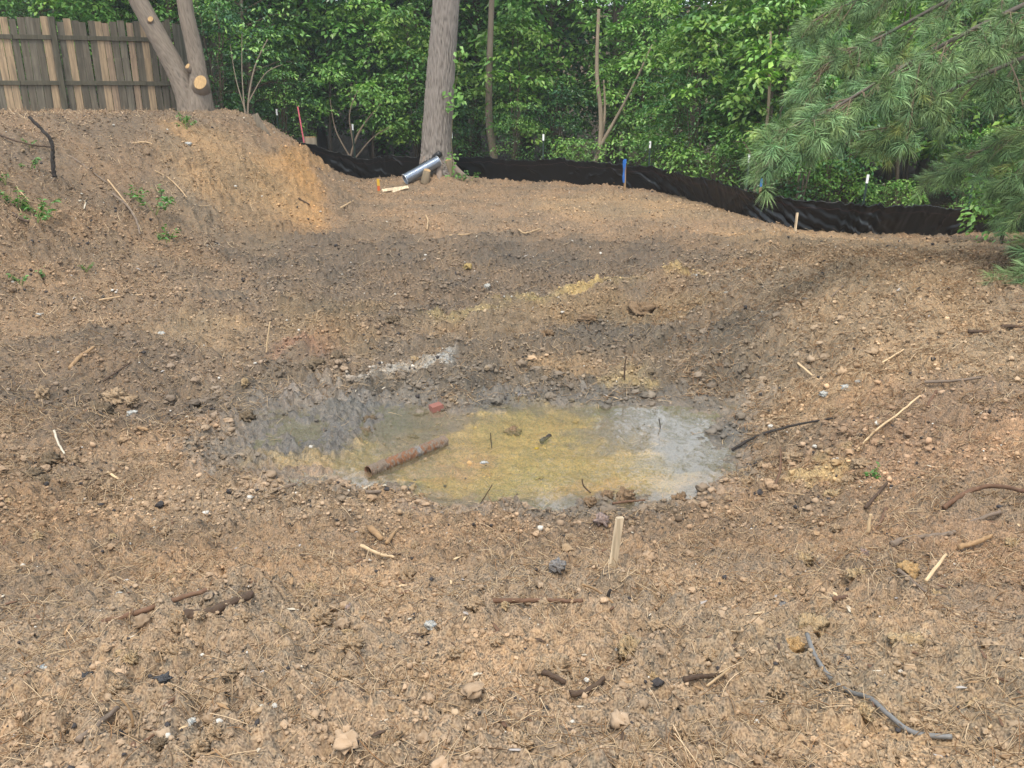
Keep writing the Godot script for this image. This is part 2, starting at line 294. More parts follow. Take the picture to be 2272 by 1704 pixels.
const STONES := [
	[1.12, 2.71, 0.053, 0.038, TANSTONE, "large smooth tan stone beside the reddish stick"],
	[0.98, 2.52, 0.043, 0.034, ORSTONE, "angular orange tan stone at the end of the black hose"],
	[1.8, 3.39, 0.053, 0.035, ORSTONE, "pale orange stone under the crossed sticks"],
	[1.72, 3.67, 0.023, 0.038, PINKSTONE, "upright pinkish white stone on the bank"],
	[1.16, 2.5, 0.024, 0.023, GREYSTONE, "round grey stone beside the black hose"],
	[1.12, 3.01, 0.029, 0.015, GREYSTONE, "flat grey stone among tan clods"],
	[0.55, 4.64, 0.044, 0.04, PINKSTONE, "smooth pinkish brown stone near the short wooden stake"],
	[0.35, 3.37, 0.017, 0.014, GREYSTONE, "small angular grey stone below the short wooden stake"],
	[-0.64, 2.9, 0.022, 0.02, PINKSTONE, "pale pink grey stone beside straw"],
	[0.22, 3.55, 0.046, 0.027, GREYSTONE, "flat grey stone slab in front of the wooden stake"],
	[-1.36, 2.28, 0.019, 0.014, DARKSTONE, "blue grey angular stone in the loose tan soil"],
	[-1.07, 2.18, 0.026, 0.012, DARKSTONE, "flat dark slate piece above two small clods"],
	[-1.07, 1.81, 0.018, 0.015, DARKSTONE, "dark stone next to the grey brown stick"],
	[2.61, 6.59, 0.028, 0.03, GREYSTONE, "pointed grey stone on the slope above the puddle"],
	[2.51, 6.45, 0.037, 0.02, WHITESTONE, "small white stone below the pointed grey stone"],
	[2.66, 6.39, 0.042, 0.022, WHITESTONE, "long pale grey stone on the slope"],
	[2.76, 6.42, 0.03, 0.017, WHITESTONE, "flat pale stone uphill of the long pale stone"],
	[2.3, 7.59, 0.052, 0.023, GREYSTONE, "flat grey stone in the brown soil above the puddle"],
	[2.26, 10.36, 0.042, 0.023, WHITESTONE, "bright white flake on brown soil right of the clay ridge"],
	[2.44, 9.5, 0.025, 0.018, WHITESTONE, "white pebble near the right end of the clay ridge"],
	[2.56, 8.45, 0.022, 0.017, WHITESTONE, "white pebble on the tan slope"],
	[-3.67, 8.57, 0.042, 0.023, WHITESTONE, "white flat stone left of the orange soil"],
	[-4.96, 8.69, 0.039, 0.016, WHITESTONE, "white flake near the foot of the mound"],
	[-3.32, 6.95, 0.046, 0.022, WHITESTONE, "pale stone below the brown clods in the hollow"],
	[-2.35, 7.37, 0.048, 0.031, GREYSTONE, "grey stone beside a yellow clod left of the puddle"],
	[-3.49, 6.56, 0.051, 0.043, REDSTONE, "rusty red lump of brick in the hollow"],
	[-3.21, 8.19, 0.037, 0.025, GREYSTONE, "blue grey stone on orange soil"],
	[-0.45, 11.16, 0.041, 0.033, GREYSTONE, "grey blocky stone on dark far soil"],
	[0.09, 7.16, 0.05, 0.022, GREYSTONE, "grey stone at the far shore of the puddle"],
	[-0.08, 10.23, 0.03, 0.023, WHITESTONE, "white pebble beside the yellow sand streak"],
	[-0.31, 10.45, 0.039, 0.031, WHITESTONE, "white crumpled scrap on dark soil"],
	[-0.61, 11.62, 0.06, 0.038, SANDSTONE, "yellow sandy lump on the dark far soil"],
	[-0.21, 5.81, 0.03, 0.012, WHITESTONE, "white scrap floating in the yellow puddle"],
	[0.19, 6.08, 0.019, 0.014, YELLOWLEAF, "yellow leaf floating in the puddle"],
	[-0.86, 1.87, 0.011, 0.009, WHITESTONE, "white crumpled scrap on loose tan soil"],
	[-0.31, 2.76, 0.024, 0.021, WHITESTONE, "pale chip of stone beside a tan twig"],
	[0.36, 2.48, 0.007, 0.013, WHITESTONE, "small white scrap among tan crumbs"],
	[-1.57, 2.37, 0.024, 0.011, WHITESTONE, "pale grey leaf shaped scrap on the soil"],
	[-1.63, 3.06, 0.017, 0.012, WHITESTONE, "pale pinkish chip behind the reddish brown stick"],
	[-5.44, 14.79, 0.062, 0.031, WHITESTONE, "white scrap high on the mound"],
	[1.77, 3.41, 0.01, 0.01, WHITESTONE, "white pebble touching the pale orange stone"],
]
const WEEDS := [
	[-6.58, 11.92, 0.17],
	[-6.14, 10.75, 0.25],
	[-6.0, 10.84, 0.25],
	[-5.85, 10.73, 0.25],
	[-5.74, 10.34, 0.18],
	[-5.36, 12.39, 0.21],
	[-5.04, 12.15, 0.32],
	[-4.72, 11.65, 0.24],
	[-5.64, 15.35, 0.21],
	[-5.76, 15.53, 0.17],
	[-5.24, 12.93, 0.15],
	[-6.52, 11.19, 0.13],
	[-24.36, 47.06, 0.52],
	[-18.0, 46.31, 0.77],
	[-6.84, 12.52, 0.11],
	[-17.27, 45.8, 0.63],
	[-19.49, 45.8, 0.51],
	[-5.39, 9.19, 0.14],
	[-5.24, 9.44, 0.11],
	[-5.01, 9.91, 0.1],
	[2.33, 4.98, 0.1],
	[-0.96, 20.36, 0.26],
	[-1.11, 20.42, 0.2],
	[-3.6, 26.84, 0.53],
	[-4.2, 32.74, 0.65],
]
const HOSE := [Vector2(1.04, 2.55), Vector2(1.02, 2.42), Vector2(1.02, 2.29), Vector2(1.02, 2.15), Vector2(1.04, 2.04), Vector2(1.05, 1.94), Vector2(1.08, 1.86), Vector2(1.16, 1.82)]

var rng := RandomNumberGenerator.new()
var n_lump := FastNoiseLite.new()
var n_clod := FastNoiseLite.new()
var n_fine := FastNoiseLite.new()
var n_warp := FastNoiseLite.new()
var n_tone := FastNoiseLite.new()
var n_bark := FastNoiseLite.new()
var used := {}
var mats := {}

# ------------------------------------------------------------------ helpers
func noise(n: FastNoiseLite, seed_: int, freq: float, oct: int) -> void:
	n.seed = seed_
	n.noise_type = FastNoiseLite.TYPE_SIMPLEX_SMOOTH
	n.frequency = freq
	n.fractal_type = FastNoiseLite.FRACTAL_FBM
	n.fractal_octaves = oct

func srgb(c: Color) -> Color:
	return c.linear_to_srgb()

func mat(c: Color, rough := 0.9, spec := 0.5, vertex := false) -> StandardMaterial3D:
	var key := "%s %s %s %s" % [c, rough, spec, vertex]
	if not mats.has(key):
		var m := StandardMaterial3D.new()
		m.albedo_color = srgb(c)
		m.roughness = rough
		m.metallic_specular = spec
		m.vertex_color_use_as_albedo = vertex
		mats[key] = m
	return mats[key]

func named(called: String) -> String:
	if not used.has(called):
		used[called] = 0
		return called
	used[called] += 1
	return "%s_%03d" % [called, used[called]]

func tag(o: Node3D, label: String, category: String, group := "", kind := "") -> Node3D:
	o.set_meta("label", label)
	o.set_meta("category", category)
	if group != "": o.set_meta("group", group)
	if kind != "": o.set_meta("kind", kind)
	return o

func thing(called: String, at: Vector3, label: String, category: String, group := "") -> Node3D:
	var o := Node3D.new()
	o.name = named(called)
	add_child(o)
	o.position = at
	return tag(o, label, category, group)

func part(called: String, mesh: Mesh, m: Material, parent: Node3D, at := Transform3D()) -> MeshInstance3D:
	var o := MeshInstance3D.new()
	o.mesh = mesh
	o.material_override = m
	o.name = called
	parent.add_child(o, true)
	o.transform = at
	return o

func single(called: String, mesh: Mesh, m: Material, at: Transform3D, label: String, category: String, group := "") -> MeshInstance3D:
	var o := MeshInstance3D.new()
	o.mesh = mesh
	o.material_override = m
	o.name = named(called)
	add_child(o)
	o.transform = at
	tag(o, label, category, group)
	return o

func structure(o: Node3D) -> void:
	o.set_meta("kind", "structure")

func arrays(v: PackedVector3Array, n: PackedVector3Array, idx: PackedInt32Array, c := PackedColorArray()) -> Array:
	var a := []
	a.resize(Mesh.ARRAY_MAX)
	a[Mesh.ARRAY_VERTEX] = v
	a[Mesh.ARRAY_NORMAL] = n
	if c.size() > 0: a[Mesh.ARRAY_COLOR] = c
	if idx.size() > 0: a[Mesh.ARRAY_INDEX] = idx
	return a

func smooth_mesh(v: PackedVector3Array, idx: PackedInt32Array, c := PackedColorArray()) -> ArrayMesh:
	# normals from the faces; clockwise fronts
	var n := PackedVector3Array()
	n.resize(v.size())
	for i in range(0, idx.size(), 3):
		var a := idx[i]; var b := idx[i + 1]; var e := idx[i + 2]
		var f := (v[e] - v[a]).cross(v[b] - v[a])
		n[a] += f; n[b] += f; n[e] += f
	for i in n.size(): n[i] = n[i].normalized()
	var m := ArrayMesh.new()
	m.add_surface_from_arrays(Mesh.PRIMITIVE_TRIANGLES, arrays(v, n, idx, c))
	return m

# a box with chamfered long edges, standing on y = 0, optional lean of the top
func board(w: float, h: float, t: float, bevel := 0.004, pointed := 0.0) -> ArrayMesh:
	var sec := [Vector2(-w / 2 + bevel, -t / 2), Vector2(w / 2 - bevel, -t / 2), Vector2(w / 2, -t / 2 + bevel), Vector2(w / 2, t / 2 - bevel), Vector2(w / 2 - bevel, t / 2), Vector2(-w / 2 + bevel, t / 2), Vector2(-w / 2, t / 2 - bevel), Vector2(-w / 2, -t / 2 + bevel)]
	var rings := [[0.0, 1.0], [h - maxf(pointed, 0.001), 1.0], [h, 1.0 if pointed == 0.0 else 0.72]]
	if pointed == 0.0: rings = [[0.0, 1.0], [h, 1.0]]
	var st := SurfaceTool.new()
	st.begin(Mesh.PRIMITIVE_TRIANGLES)
	st.set_smooth_group(-1)
	for k in rings.size() - 1:
		for i in 8:
			var a: Vector2 = sec[i] * Vector2(rings[k][1], 1); var b: Vector2 = sec[(i + 1) % 8] * Vector2(rings[k][1], 1)
			var e: Vector2 = sec[i] * Vector2(rings[k + 1][1], 1); var f: Vector2 = sec[(i + 1) % 8] * Vector2(rings[k + 1][1], 1)
			var y0: float = rings[k][0]; var y1: float = rings[k + 1][0]
			for q in [Vector3(a.x, y0, a.y), Vector3(b.x, y0, b.y), Vector3(f.x, y1, f.y), Vector3(a.x, y0, a.y), Vector3(f.x, y1, f.y), Vector3(e.x, y1, e.y)]: st.add_vertex(q)
	for top in [0, 1]:
		var y: float = rings[-1][0] if top == 1 else 0.0
		var s: float = rings[-1][1] if top == 1 else 1.0
		for i in range(1, 7):
			var tri := [sec[0], sec[i], sec[i + 1]] if top == 1 else [sec[0], sec[i + 1], sec[i]]
			for q in tri: st.add_vertex(Vector3(q.x * s, y, q.y))
	st.generate_normals()
	return st.commit()

# a tube along a path; wob roughens it, flat squashes it
func tube(path: Array, radii: Array, segs := 8, wob := 0.0, col := Color.WHITE, tone := 0.0, caps := true, freq := 1.0) -> ArrayMesh:
	var v := PackedVector3Array(); var idx := PackedInt32Array(); var c := PackedColorArray()
	tube_into(v, idx, c, path, radii, segs, wob, col, tone, caps, freq)
	return smooth_mesh(v, idx, c)

func tube_into(v: PackedVector3Array, idx: PackedInt32Array, c: PackedColorArray, path: Array, radii: Array, segs: int, wob: float, col: Color, tone: float, caps := true, freq := 1.0) -> void:
	var start := v.size()
	var n := path.size()
	var side := Vector3.ZERO
	for i in n:
		var p: Vector3 = path[i]
		var dir: Vector3 = ((path[mini(i + 1, n - 1)] as Vector3) - (path[maxi(i - 1, 0)] as Vector3)).normalized()
		if side == Vector3.ZERO:
			side = dir.cross(Vector3.UP if absf(dir.y) < 0.9 else Vector3.RIGHT).normalized()
		side = (side - dir * side.dot(dir)).normalized()
		var other := dir.cross(side)
		var r: float = radii[i] if radii.size() == n else lerpf(radii[0], radii[-1], float(i) / maxf(1, n - 1))
		for k in segs:
			var a := TAU * k / segs
			var o := side * cos(a) + other * sin(a)
			var q := p + o * r
			var w := 0.0
			if wob > 0.0:
				w = n_bark.get_noise_3d(q.x * 40.0 * freq, q.y * (12.0 if freq < 0.8 or freq > 1.2 else 4.0) * freq, q.z * 40.0 * freq)
				if freq == 1.0: w = 0.6 - 2.2 * absf(w)   # furrowed: broad plates between sharp grooves
			v.append(p + o * r * (1.0 + wob * w))
			var g := 1.0 + tone * (w if wob > 0.0 else n_bark.get_noise_3d(q.x * 60.0, q.y * 15.0, q.z * 60.0))
			c.append(Color(col.r * g, col.g * g, col.b * g))
	for i in n - 1:
		for k in segs:
			var a := start + i * segs + k; var b := start + i * segs + (k + 1) % segs
			idx.append_array([a, a + segs, b, b, a + segs, b + segs])
	if caps:
		for e in 2:
			var ring := start + (0 if e == 0 else (n - 1) * segs)
			var mid := v.size()
			v.append(path[0 if e == 0 else n - 1]); c.append(col)
			for k in segs:
				var a := ring + k; var b := ring + (k + 1) % segs
				idx.append_array([mid, a, b] if e == 0 else [mid, b, a])

func spline(pts: Array, per: int) -> Array:
	var out := []
	for i in pts.size() - 1:
		var p0: Vector3 = pts[maxi(i - 1, 0)]; var p1: Vector3 = pts[i]; var p2: Vector3 = pts[i + 1]; var p3: Vector3 = pts[mini(i + 2, pts.size() - 1)]
		for k in per: out.append(p1.cubic_interpolate(p2, p0, p3, float(k) / per))
	out.append(pts[-1])
	return out

# a lumpy rounded or angular stone of unit radius
func lump(seed_: int, angular := false, level := 10) -> ArrayMesh:
	var f := FastNoiseLite.new()
	noise(f, seed_, 0.9 if angular else 1.3, 3)
	var v := PackedVector3Array(); var idx := PackedInt32Array()
	var rows := level; var cols := level * 2
	for i in rows + 1:
		var th := PI * i / rows
		for k in cols:
			var ph := TAU * k / cols
			var p := Vector3(sin(th) * cos(ph), cos(th), sin(th) * sin(ph))
			var r := 1.05 + 0.65 * f.get_noise_3dv(p * 1.2) + 0.7 * f.get_noise_3dv(p * 2.6 + Vector3(9, 2, 4)) - 0.55 * absf(f.get_noise_3dv(p * 4.5)) + 0.35 * f.get_noise_3dv(p * 8.0)
			if angular:
				var m: float = maxf(absf(p.x), maxf(absf(p.y), absf(p.z)))
				r *= lerpf(1.0, 0.78 / m, 0.6)
			v.append(p * r)
	for i in rows:
		for k in cols:
			var a := i * cols + k; var b := i * cols + (k + 1) % cols
			idx.append_array([a, b, a + cols, b, b + cols, a + cols])
	return smooth_mesh(v, idx)

func pebble(seed_: int) -> ArrayMesh:   # a cheap crumb: 20 faces, flat shaded
	var r := RandomNumberGenerator.new()
	r.seed = seed_
	var ico := IcoPoints()
	var pts := []
	for p in ico[0]: pts.append(p * r.randf_range(0.5, 1.3) * Vector3(1, 0.8, 1))
	var v := PackedVector3Array(); var idx := PackedInt32Array()
	for p in pts: v.append(p)
	for t in ico[1]: idx.append_array(t)
	return smooth_mesh(v, idx)

func IcoPoints() -> Array:
	var t := 0.85; var s := 0.526
	var p := [Vector3(-s, t, 0), Vector3(s, t, 0), Vector3(-s, -t, 0), Vector3(s, -t, 0), Vector3(0, -s, t), Vector3(0, s, t), Vector3(0, -s, -t), Vector3(0, s, -t), Vector3(t, 0, -s), Vector3(t, 0, s), Vector3(-t, 0, -s), Vector3(-t, 0, s)]
	var f := [[0, 5, 11], [0, 1, 5], [0, 7, 1], [0, 10, 7], [0, 11, 10], [1, 9, 5], [5, 4, 11], [11, 2, 10], [10, 6, 7], [7, 8, 1], [3, 4, 9], [3, 2, 4], [3, 6, 2], [3, 8, 6], [3, 9, 8], [4, 5, 9], [2, 11, 4], [6, 10, 2], [8, 7, 6], [9, 1, 8]]
	return [p, f]

# ------------------------------------------------------------------ terrain
const PROFILE := [-30.0, 1.5, 0.0, 1.35, 1.5, 1.1, 2.5, 0.76, 3.5, 0.46, 4.4, 0.16, 5.1, 0.02, 6.0, -0.02, 7.0, 0.02, 8.0, 0.09, 10.0, 0.22, 14.0, 0.45, 18.0, 0.57, 21.0, 0.6, 23.0, 0.54, 24.0, 0.47, 27.0, 0.3, 30.0, 0.15, 38.0, 0.3, 70.0, 9.0, 140.0, 12.0]
const TOE := [0.0, -10.0, 5.0, -7.6, 7.0, -6.0, 8.5, -4.9, 10.7, -4.1, 15.8, -3.0, 18.0, -2.9, 20.0, -3.6, 24.0, -6.5, 30.0, -12.0]
const FLANK := [6.0, 7.0, 9.0, 6.3, 12.0, 5.0, 15.0, 3.6, 17.0, 2.9, 30.0, 3.5]
const GX0 := -16.0
const GD0 := -3.0
const GSTEP := 0.1
const GNX := 321
const GND := 331
var g_h := PackedFloat32Array()
var g_amp := PackedFloat32Array()
var g_wet := PackedFloat32Array()
var g_c := PackedVector3Array()

func table(t: Array, x: float) -> float:
	if x <= t[0]: return t[1]
	for i in range(2, t.size(), 2):
		if x <= t[i]:
			var k: float = (x - t[i - 2]) / (t[i] - t[i - 2])
			k = k * k * (3 - 2 * k) * 0.5 + k * 0.5
			return lerpf(t[i - 1], t[i + 1], k)
	return t[-1]

func shore_distance(x: float, d: float) -> float:
	var p := Vector2(x, d)
	var best := 1e9
	var inside := false
	var j := SHORE.size() - 1
	for i in SHORE.size():
		var a: Vector2 = SHORE[i]; var b: Vector2 = SHORE[j]
		var ab := b - a
		var t := clampf((p - a).dot(ab) / ab.length_squared(), 0, 1)
		best = minf(best, p.distance_squared_to(a + ab * t))
		if (a.y > d) != (b.y > d) and x < (b.x - a.x) * (d - a.y) / (b.y - a.y) + a.x: inside = not inside
		j = i
	return -sqrt(best) if inside else sqrt(best)

func ridge(x: float, d: float, a: Vector2, b: Vector2, w: float) -> float:
	var p := Vector2(x, d); var ab := b - a
	var t := clampf((p - a).dot(ab) / ab.length_squared(), 0, 1)
	return exp(-p.distance_squared_to(a + ab * t) / (w * w))

func macro(x: float, d: float) -> Array:   # [height, roughness of the ground, distance to the shore]
	var h := table(PROFILE, d)
	h += 0.74 * smoothstep(1.3, 3.8, x) * smoothstep(2.2, 5.0, d) * (1 - smoothstep(8.0, 14.0, d))
	h += 0.22 * (1 - smoothstep(-4.5, -2.3, x)) * smoothstep(3.0, 5.0, d) * (1 - smoothstep(9.0, 13.0, d))
	h -= 0.42 * smoothstep(2.0, 9.0, x) * smoothstep(12.0, 17.0, d) * (1 - smoothstep(24.0, 30.0, d))
	h += 0.26 * exp(-((x + 1.8) * (x + 1.8) + (d - 21) * (d - 21)) / 0.7)
	h += 0.42 * (1 - smoothstep(-6.0, -3.6, x)) * smoothstep(19.0, 22.0, d) * (1 - smoothstep(26.0, 32.0, d))
	var t := clampf((table(TOE, d) - x) / table(FLANK, d), 0, 1)
	t = t * t * (3 - 2 * t) * 0.35 + 0.65 * sin(t * PI / 2)
	h += maxf(0, 2.25 - h) * t * (1 - smoothstep(28.0, 34.0, d))
	var s := 9.0
	if absf(x) < 4.0 and d > 3.5 and d < 9.0:
		s = shore_distance(x, d) + 0.2 * n_warp.get_noise_2d(x * 2.2, d * 2.2)
		var flat_h := clampf(s * 0.22, lerpf(-0.05, 0.014, 1.0 - smoothstep(-1.5, -0.8, x)), 0.07 + maxf(0.0, s - 0.23) * 0.12)
		h = lerpf(flat_h, h, smoothstep(0.05, 1.1, s))
	# tyre-pressed clay ridge and ruts of the middle ground, the hollow beside the mound, the dug pocket in its face
	h += 0.13 * ridge(x, d, Vector2(-0.3, 9.3), Vector2(2.0, 10.6), 0.26)
	h += 0.10 * ridge(x, d, Vector2(1.2, 10.3), Vector2(2.0, 10.5), 0.22)
	h -= 0.03 * ridge(x, d, Vector2(-0.2, 8.8), Vector2(2.4, 10.0), 0.2)
	h -= 0.05 * ridge(x, d, Vector2(-1.0, 10.4), Vector2(1.6, 11.6), 0.3)
	h -= 0.16 * ridge(x, d, Vector2(-3.9, 6.9), Vector2(-3.0, 7.0), 0.35)
	h -= 0.22 * ridge(x, d, Vector2(-6.55, 14.1), Vector2(-6.3, 14.2), 0.3)
	h -= 0.06 * smoothstep(3.0, 6.0, x) * smoothstep(12.0, 14.5, d) * (1 - smoothstep(20.0, 24.0, d))
	var amp := 1.0
	amp *= 1.0 + 0.6 * sin(t * PI)
	amp *= lerpf(lerpf(0.35, 0.95, 1.0 - smoothstep(-1.4, -0.7, x)), 1.0, smoothstep(-0.1, 0.45, s))
	amp *= lerpf(1.0, 0.85, smoothstep(7.0, 12.0, d))
	if d > 24.0: amp = 1.0
	return [h, amp, s]

func soil_color(x: float, d: float, s: float) -> Vector3:
	var c := Vector3(0.308, 0.212, 0.136)
	for b in BLOBS:
		var dx: float = (x - b[0]) / b[2]; var dd: float = (d - b[1]) / b[3]
		var q := dx * dx + dd * dd
		if q < 1.7:
			var col: Color = b[4]
			c = c.lerp(Vector3(col.r, col.g, col.b), b[5] * (1 - smoothstep(0.35, 1.7, q)))
	if s < 0.6:   # soaked mud along the shore
		c = c.lerp(Vector3(WETMUD.r, WETMUD.g, WETMUD.b), 0.7 * smoothstep(-0.14, -0.02, s) * (1 - smoothstep(0.1, 0.4, s)))
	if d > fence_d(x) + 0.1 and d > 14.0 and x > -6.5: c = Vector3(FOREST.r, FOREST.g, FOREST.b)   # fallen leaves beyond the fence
	return c

func build_grids() -> void:
	g_h.resize(GNX * GND); g_amp.resize(GNX * GND); g_wet.resize(GNX * GND); g_c.resize(GNX * GND)
	for j in GND:
		var d := GD0 + j * GSTEP
		for i in GNX:
			var x := GX0 + i * GSTEP
			var m := macro(x, d)
			var k := j * GNX + i
			g_h[k] = m[0]; g_amp[k] = m[1]
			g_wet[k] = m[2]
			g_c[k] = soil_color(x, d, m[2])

func sample(a: PackedFloat32Array, x: float, d: float) -> float:
	var fx := clampf((x - GX0) / GSTEP, 0.0, GNX - 1.001); var fd := clampf((d - GD0) / GSTEP, 0.0, GND - 1.001)
	var i := int(fx); var j := int(fd)
	fx -= i; fd -= j
	var k := j * GNX + i
	return lerpf(lerpf(a[k], a[k + 1], fx), lerpf(a[k + GNX], a[k + GNX + 1], fx), fd)

func in_grid(x: float, d: float) -> bool:
	return x > GX0 and x < -GX0 and d > GD0 and d < GD0 + (GND - 1) * GSTEP

func ground(x: float, d: float) -> float:
	var h := 0.0
	var amp := 1.0
	if in_grid(x, d):
		h = sample(g_h, x, d); amp = sample(g_amp, x, d)
	else:
		var m := macro(x, d)
		h = m[0]; amp = m[1]
	var a := n_lump.get_noise_2d(x, d)
	var b := n_clod.get_noise_2d(x, d)
	h += amp * (0.075 * a + 0.112 * (absf(b) - 0.22) * (1.0 + 1.2 * a))
	if d > 6.8 and d < 17.0 and x > -5.0 and x < 6.0:   # churned ruts, running up to the right
		var u := x * 0.78 + d * 0.62; var w := d * 0.78 - x * 0.62
		var churn := smoothstep(6.8, 7.8, d) * (1 - smoothstep(13.0, 17.0, d)) * smoothstep(-5.0, -3.5, x) * (1 - smoothstep(4.0, 6.0, x))
		h += churn * 0.2 * (absf(n_lump.get_noise_2d(u * 0.7 + 40.0, w * 3.2)) - 0.2)
	if d < 12.0: h += amp * 0.033 * n_fine.get_noise_2d(x, d)
	return h

func ground3(x: float, d: float, up := 0.0) -> Vector3:
	return Vector3(x, ground(x, d) + up, -d)

func soil_at(x: float, d: float) -> Color:
	var fine := 0.22 if d > 4.6 and d < 7.6 else 0.08
	var wx := x + 0.28 * n_warp.get_noise_2d(x, d) + fine * n_warp.get_noise_2d(x * 5.0, d * 5.0)
	var wd := d + 0.34 * n_warp.get_noise_2d(x + 50.0, d) + fine * n_warp.get_noise_2d(x * 5.0 + 20.0, d * 5.0)
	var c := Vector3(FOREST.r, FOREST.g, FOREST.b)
	if in_grid(wx, wd):
		var fx := clampf((wx - GX0) / GSTEP, 0.0, GNX - 1.001); var fd := clampf((wd - GD0) / GSTEP, 0.0, GND - 1.001)
		var i := int(fx); var j := int(fd)
		fx -= i; fd -= j
		var k := j * GNX + i
		c = g_c[k].lerp(g_c[k + 1], fx).lerp(g_c[k + GNX].lerp(g_c[k + GNX + 1], fx), fd)
	elif d < 20.0:
		c = Vector3(0.308, 0.212, 0.136)
	if d > 4.6 and d < 7.6 and x > -2.9 and x < 2.4:   # silt drifts, drawn out by the water
		var k2 := 0.32 * n_warp.get_noise_2d(x * 1.6 + 11.0, d * 7.0)
		c *= 1.0 + k2
	var t := n_tone.get_noise_2d(x, d)
	var u := n_clod.get_noise_2d(x * 2.3 + 7.0, d * 2.3)
	var g := 1.0 + 0.26 * t + 0.17 * u
	c = c.lerp(Vector3(c.x * 1.08, c.y * 0.98, c.z * 0.86), clampf(t, -0.5, 0.5))
	return Color(c.x * g, c.y * g, c.z * g)

func build_ground() -> void:
	var xs := PackedFloat32Array(); var ds := PackedFloat32Array()
	var x := 0.0
	var half := []
	while x < 110.0:
		half.append(x)
		if x < 2.2: x += 0.0165
		elif x < 13.0: x += 0.0165 + 0.0042 * (x - 2.2)
		else: x += 0.062 * pow(x / 13.0, 3.0) * 2.0
	for i in range(half.size() - 1, 0, -1): xs.append(-half[i])
	for i in half.size(): xs.append(half[i])
	var d := -60.0
	while d < 130.0:
		ds.append(d)
		if d < -1.5: d += 3.0 if d < -6.0 else 0.6
		elif d < 1.2: d += 0.1
		elif d < 26.0: d += 0.0145 + 0.00021 * d * d
		elif d < 40.0: d += 0.5
		else: d += 4.0
	var nx := xs.size(); var nd := ds.size()
	var v := PackedVector3Array(); v.resize(nx * nd)
	var c := PackedColorArray(); c.resize(nx * nd)
	var n := PackedVector3Array(); n.resize(nx * nd)
	var wet := PackedByteArray(); wet.resize(nx * nd)
	for j in nd:
		for i in nx:
			var k := j * nx + i
			var px := xs[i]; var pd := ds[j]
			var col := soil_at(px, pd)
			var h := ground(px, pd)
			v[k] = Vector3(px, h, -pd)
			c[k] = col
			if absf(px) < 3.6 and pd > 3.8 and pd < 9.0:
				var s := sample(g_wet, px, pd) + 0.35 * n_warp.get_noise_2d(px * 2.0, pd * 2.0)
				wet[k] = 1 if s < 0.32 else 0
			elif pd > 5.0 and pd < 14.0 and absf(px) < 6.0:
				wet[k] = 1 if col.r < 0.115 and n_warp.get_noise_2d(px * 3.0, pd * 3.0) > 0.12 else 0
	var dry_i := PackedInt32Array(); var wet_i := PackedInt32Array()
	for j in nd - 1:
		for i in nx - 1:
			var a := j * nx + i
			var f := (v[a + nx] - v[a]).cross(v[a + 1] - v[a])
			n[a] -= f; n[a + 1] -= f; n[a + nx] -= f; n[a + nx + 1] -= f
			if wet[a] == 1:
				wet_i.append(a); wet_i.append(a + nx); wet_i.append(a + 1); wet_i.append(a + 1); wet_i.append(a + nx); wet_i.append(a + nx + 1)
			else:
				dry_i.append(a); dry_i.append(a + nx); dry_i.append(a + 1); dry_i.append(a + 1); dry_i.append(a + nx); dry_i.append(a + nx + 1)
	for k in n.size():
		n[k] = n[k].normalized()
		if n[k].y < 0: n[k] = -n[k]
	var m := ArrayMesh.new()
	m.add_surface_from_arrays(Mesh.PRIMITIVE_TRIANGLES, arrays(v, n, dry_i, c))
	m.add_surface_from_arrays(Mesh.PRIMITIVE_TRIANGLES, arrays(v, n, wet_i, c))
	m.surface_set_material(0, soil_material(0.95, 0.35))
	m.surface_set_material(1, soil_material(0.5, 0.5))
	var o := MeshInstance3D.new()
	o.mesh = m
	o.name = "ground"
	add_child(o)
	structure(o)
	print("ground ", nx, " x ", nd)

var tex_grain: ImageTexture
var tex_relief: ImageTexture

func grain_textures() -> void:
	var a := FastNoiseLite.new(); noise(a, 11, 0.035, 5)
	var b := FastNoiseLite.new(); noise(b, 12, 0.12, 3)
	var e := FastNoiseLite.new(); noise(e, 13, 0.075, 2)
	e.noise_type = FastNoiseLite.TYPE_CELLULAR
	e.cellular_return_type = FastNoiseLite.RETURN_DISTANCE
	var ia := a.get_seamless_image(1024, 1024); var ib := b.get_seamless_image(1024, 1024); var ie := e.get_seamless_image(1024, 1024)
	ia.convert(Image.FORMAT_L8); ib.convert(Image.FORMAT_L8); ie.convert(Image.FORMAT_L8)
	var da := ia.get_data(); var db := ib.get_data(); var de := ie.get_data()
	var col := PackedByteArray(); col.resize(1024 * 1024 * 3)
	var rel := PackedByteArray(); rel.resize(1024 * 1024)
	for k in 1024 * 1024:
		var g := 0.30 * da[k] + 0.7 * db[k]
		var lum := clampf(222.0 + (g - 128.0) * 1.7, 70.0, 255.0)
		var warm := (da[k] - 128.0) * 0.14
		col[k * 3] = int(clampf(lum + warm, 0, 255)); col[k * 3 + 1] = int(clampf(lum, 0, 255)); col[k * 3 + 2] = int(clampf(lum - warm, 0, 255))
		rel[k] = int(clampf(0.35 * da[k] + 0.35 * db[k] + 0.3 * (255 - de[k]), 0, 255))
	tex_grain = ImageTexture.create_from_image(Image.create_from_data(1024, 1024, false, Image.FORMAT_RGB8, col))
	tex_relief = ImageTexture.create_from_image(Image.create_from_data(1024, 1024, false, Image.FORMAT_L8, rel))

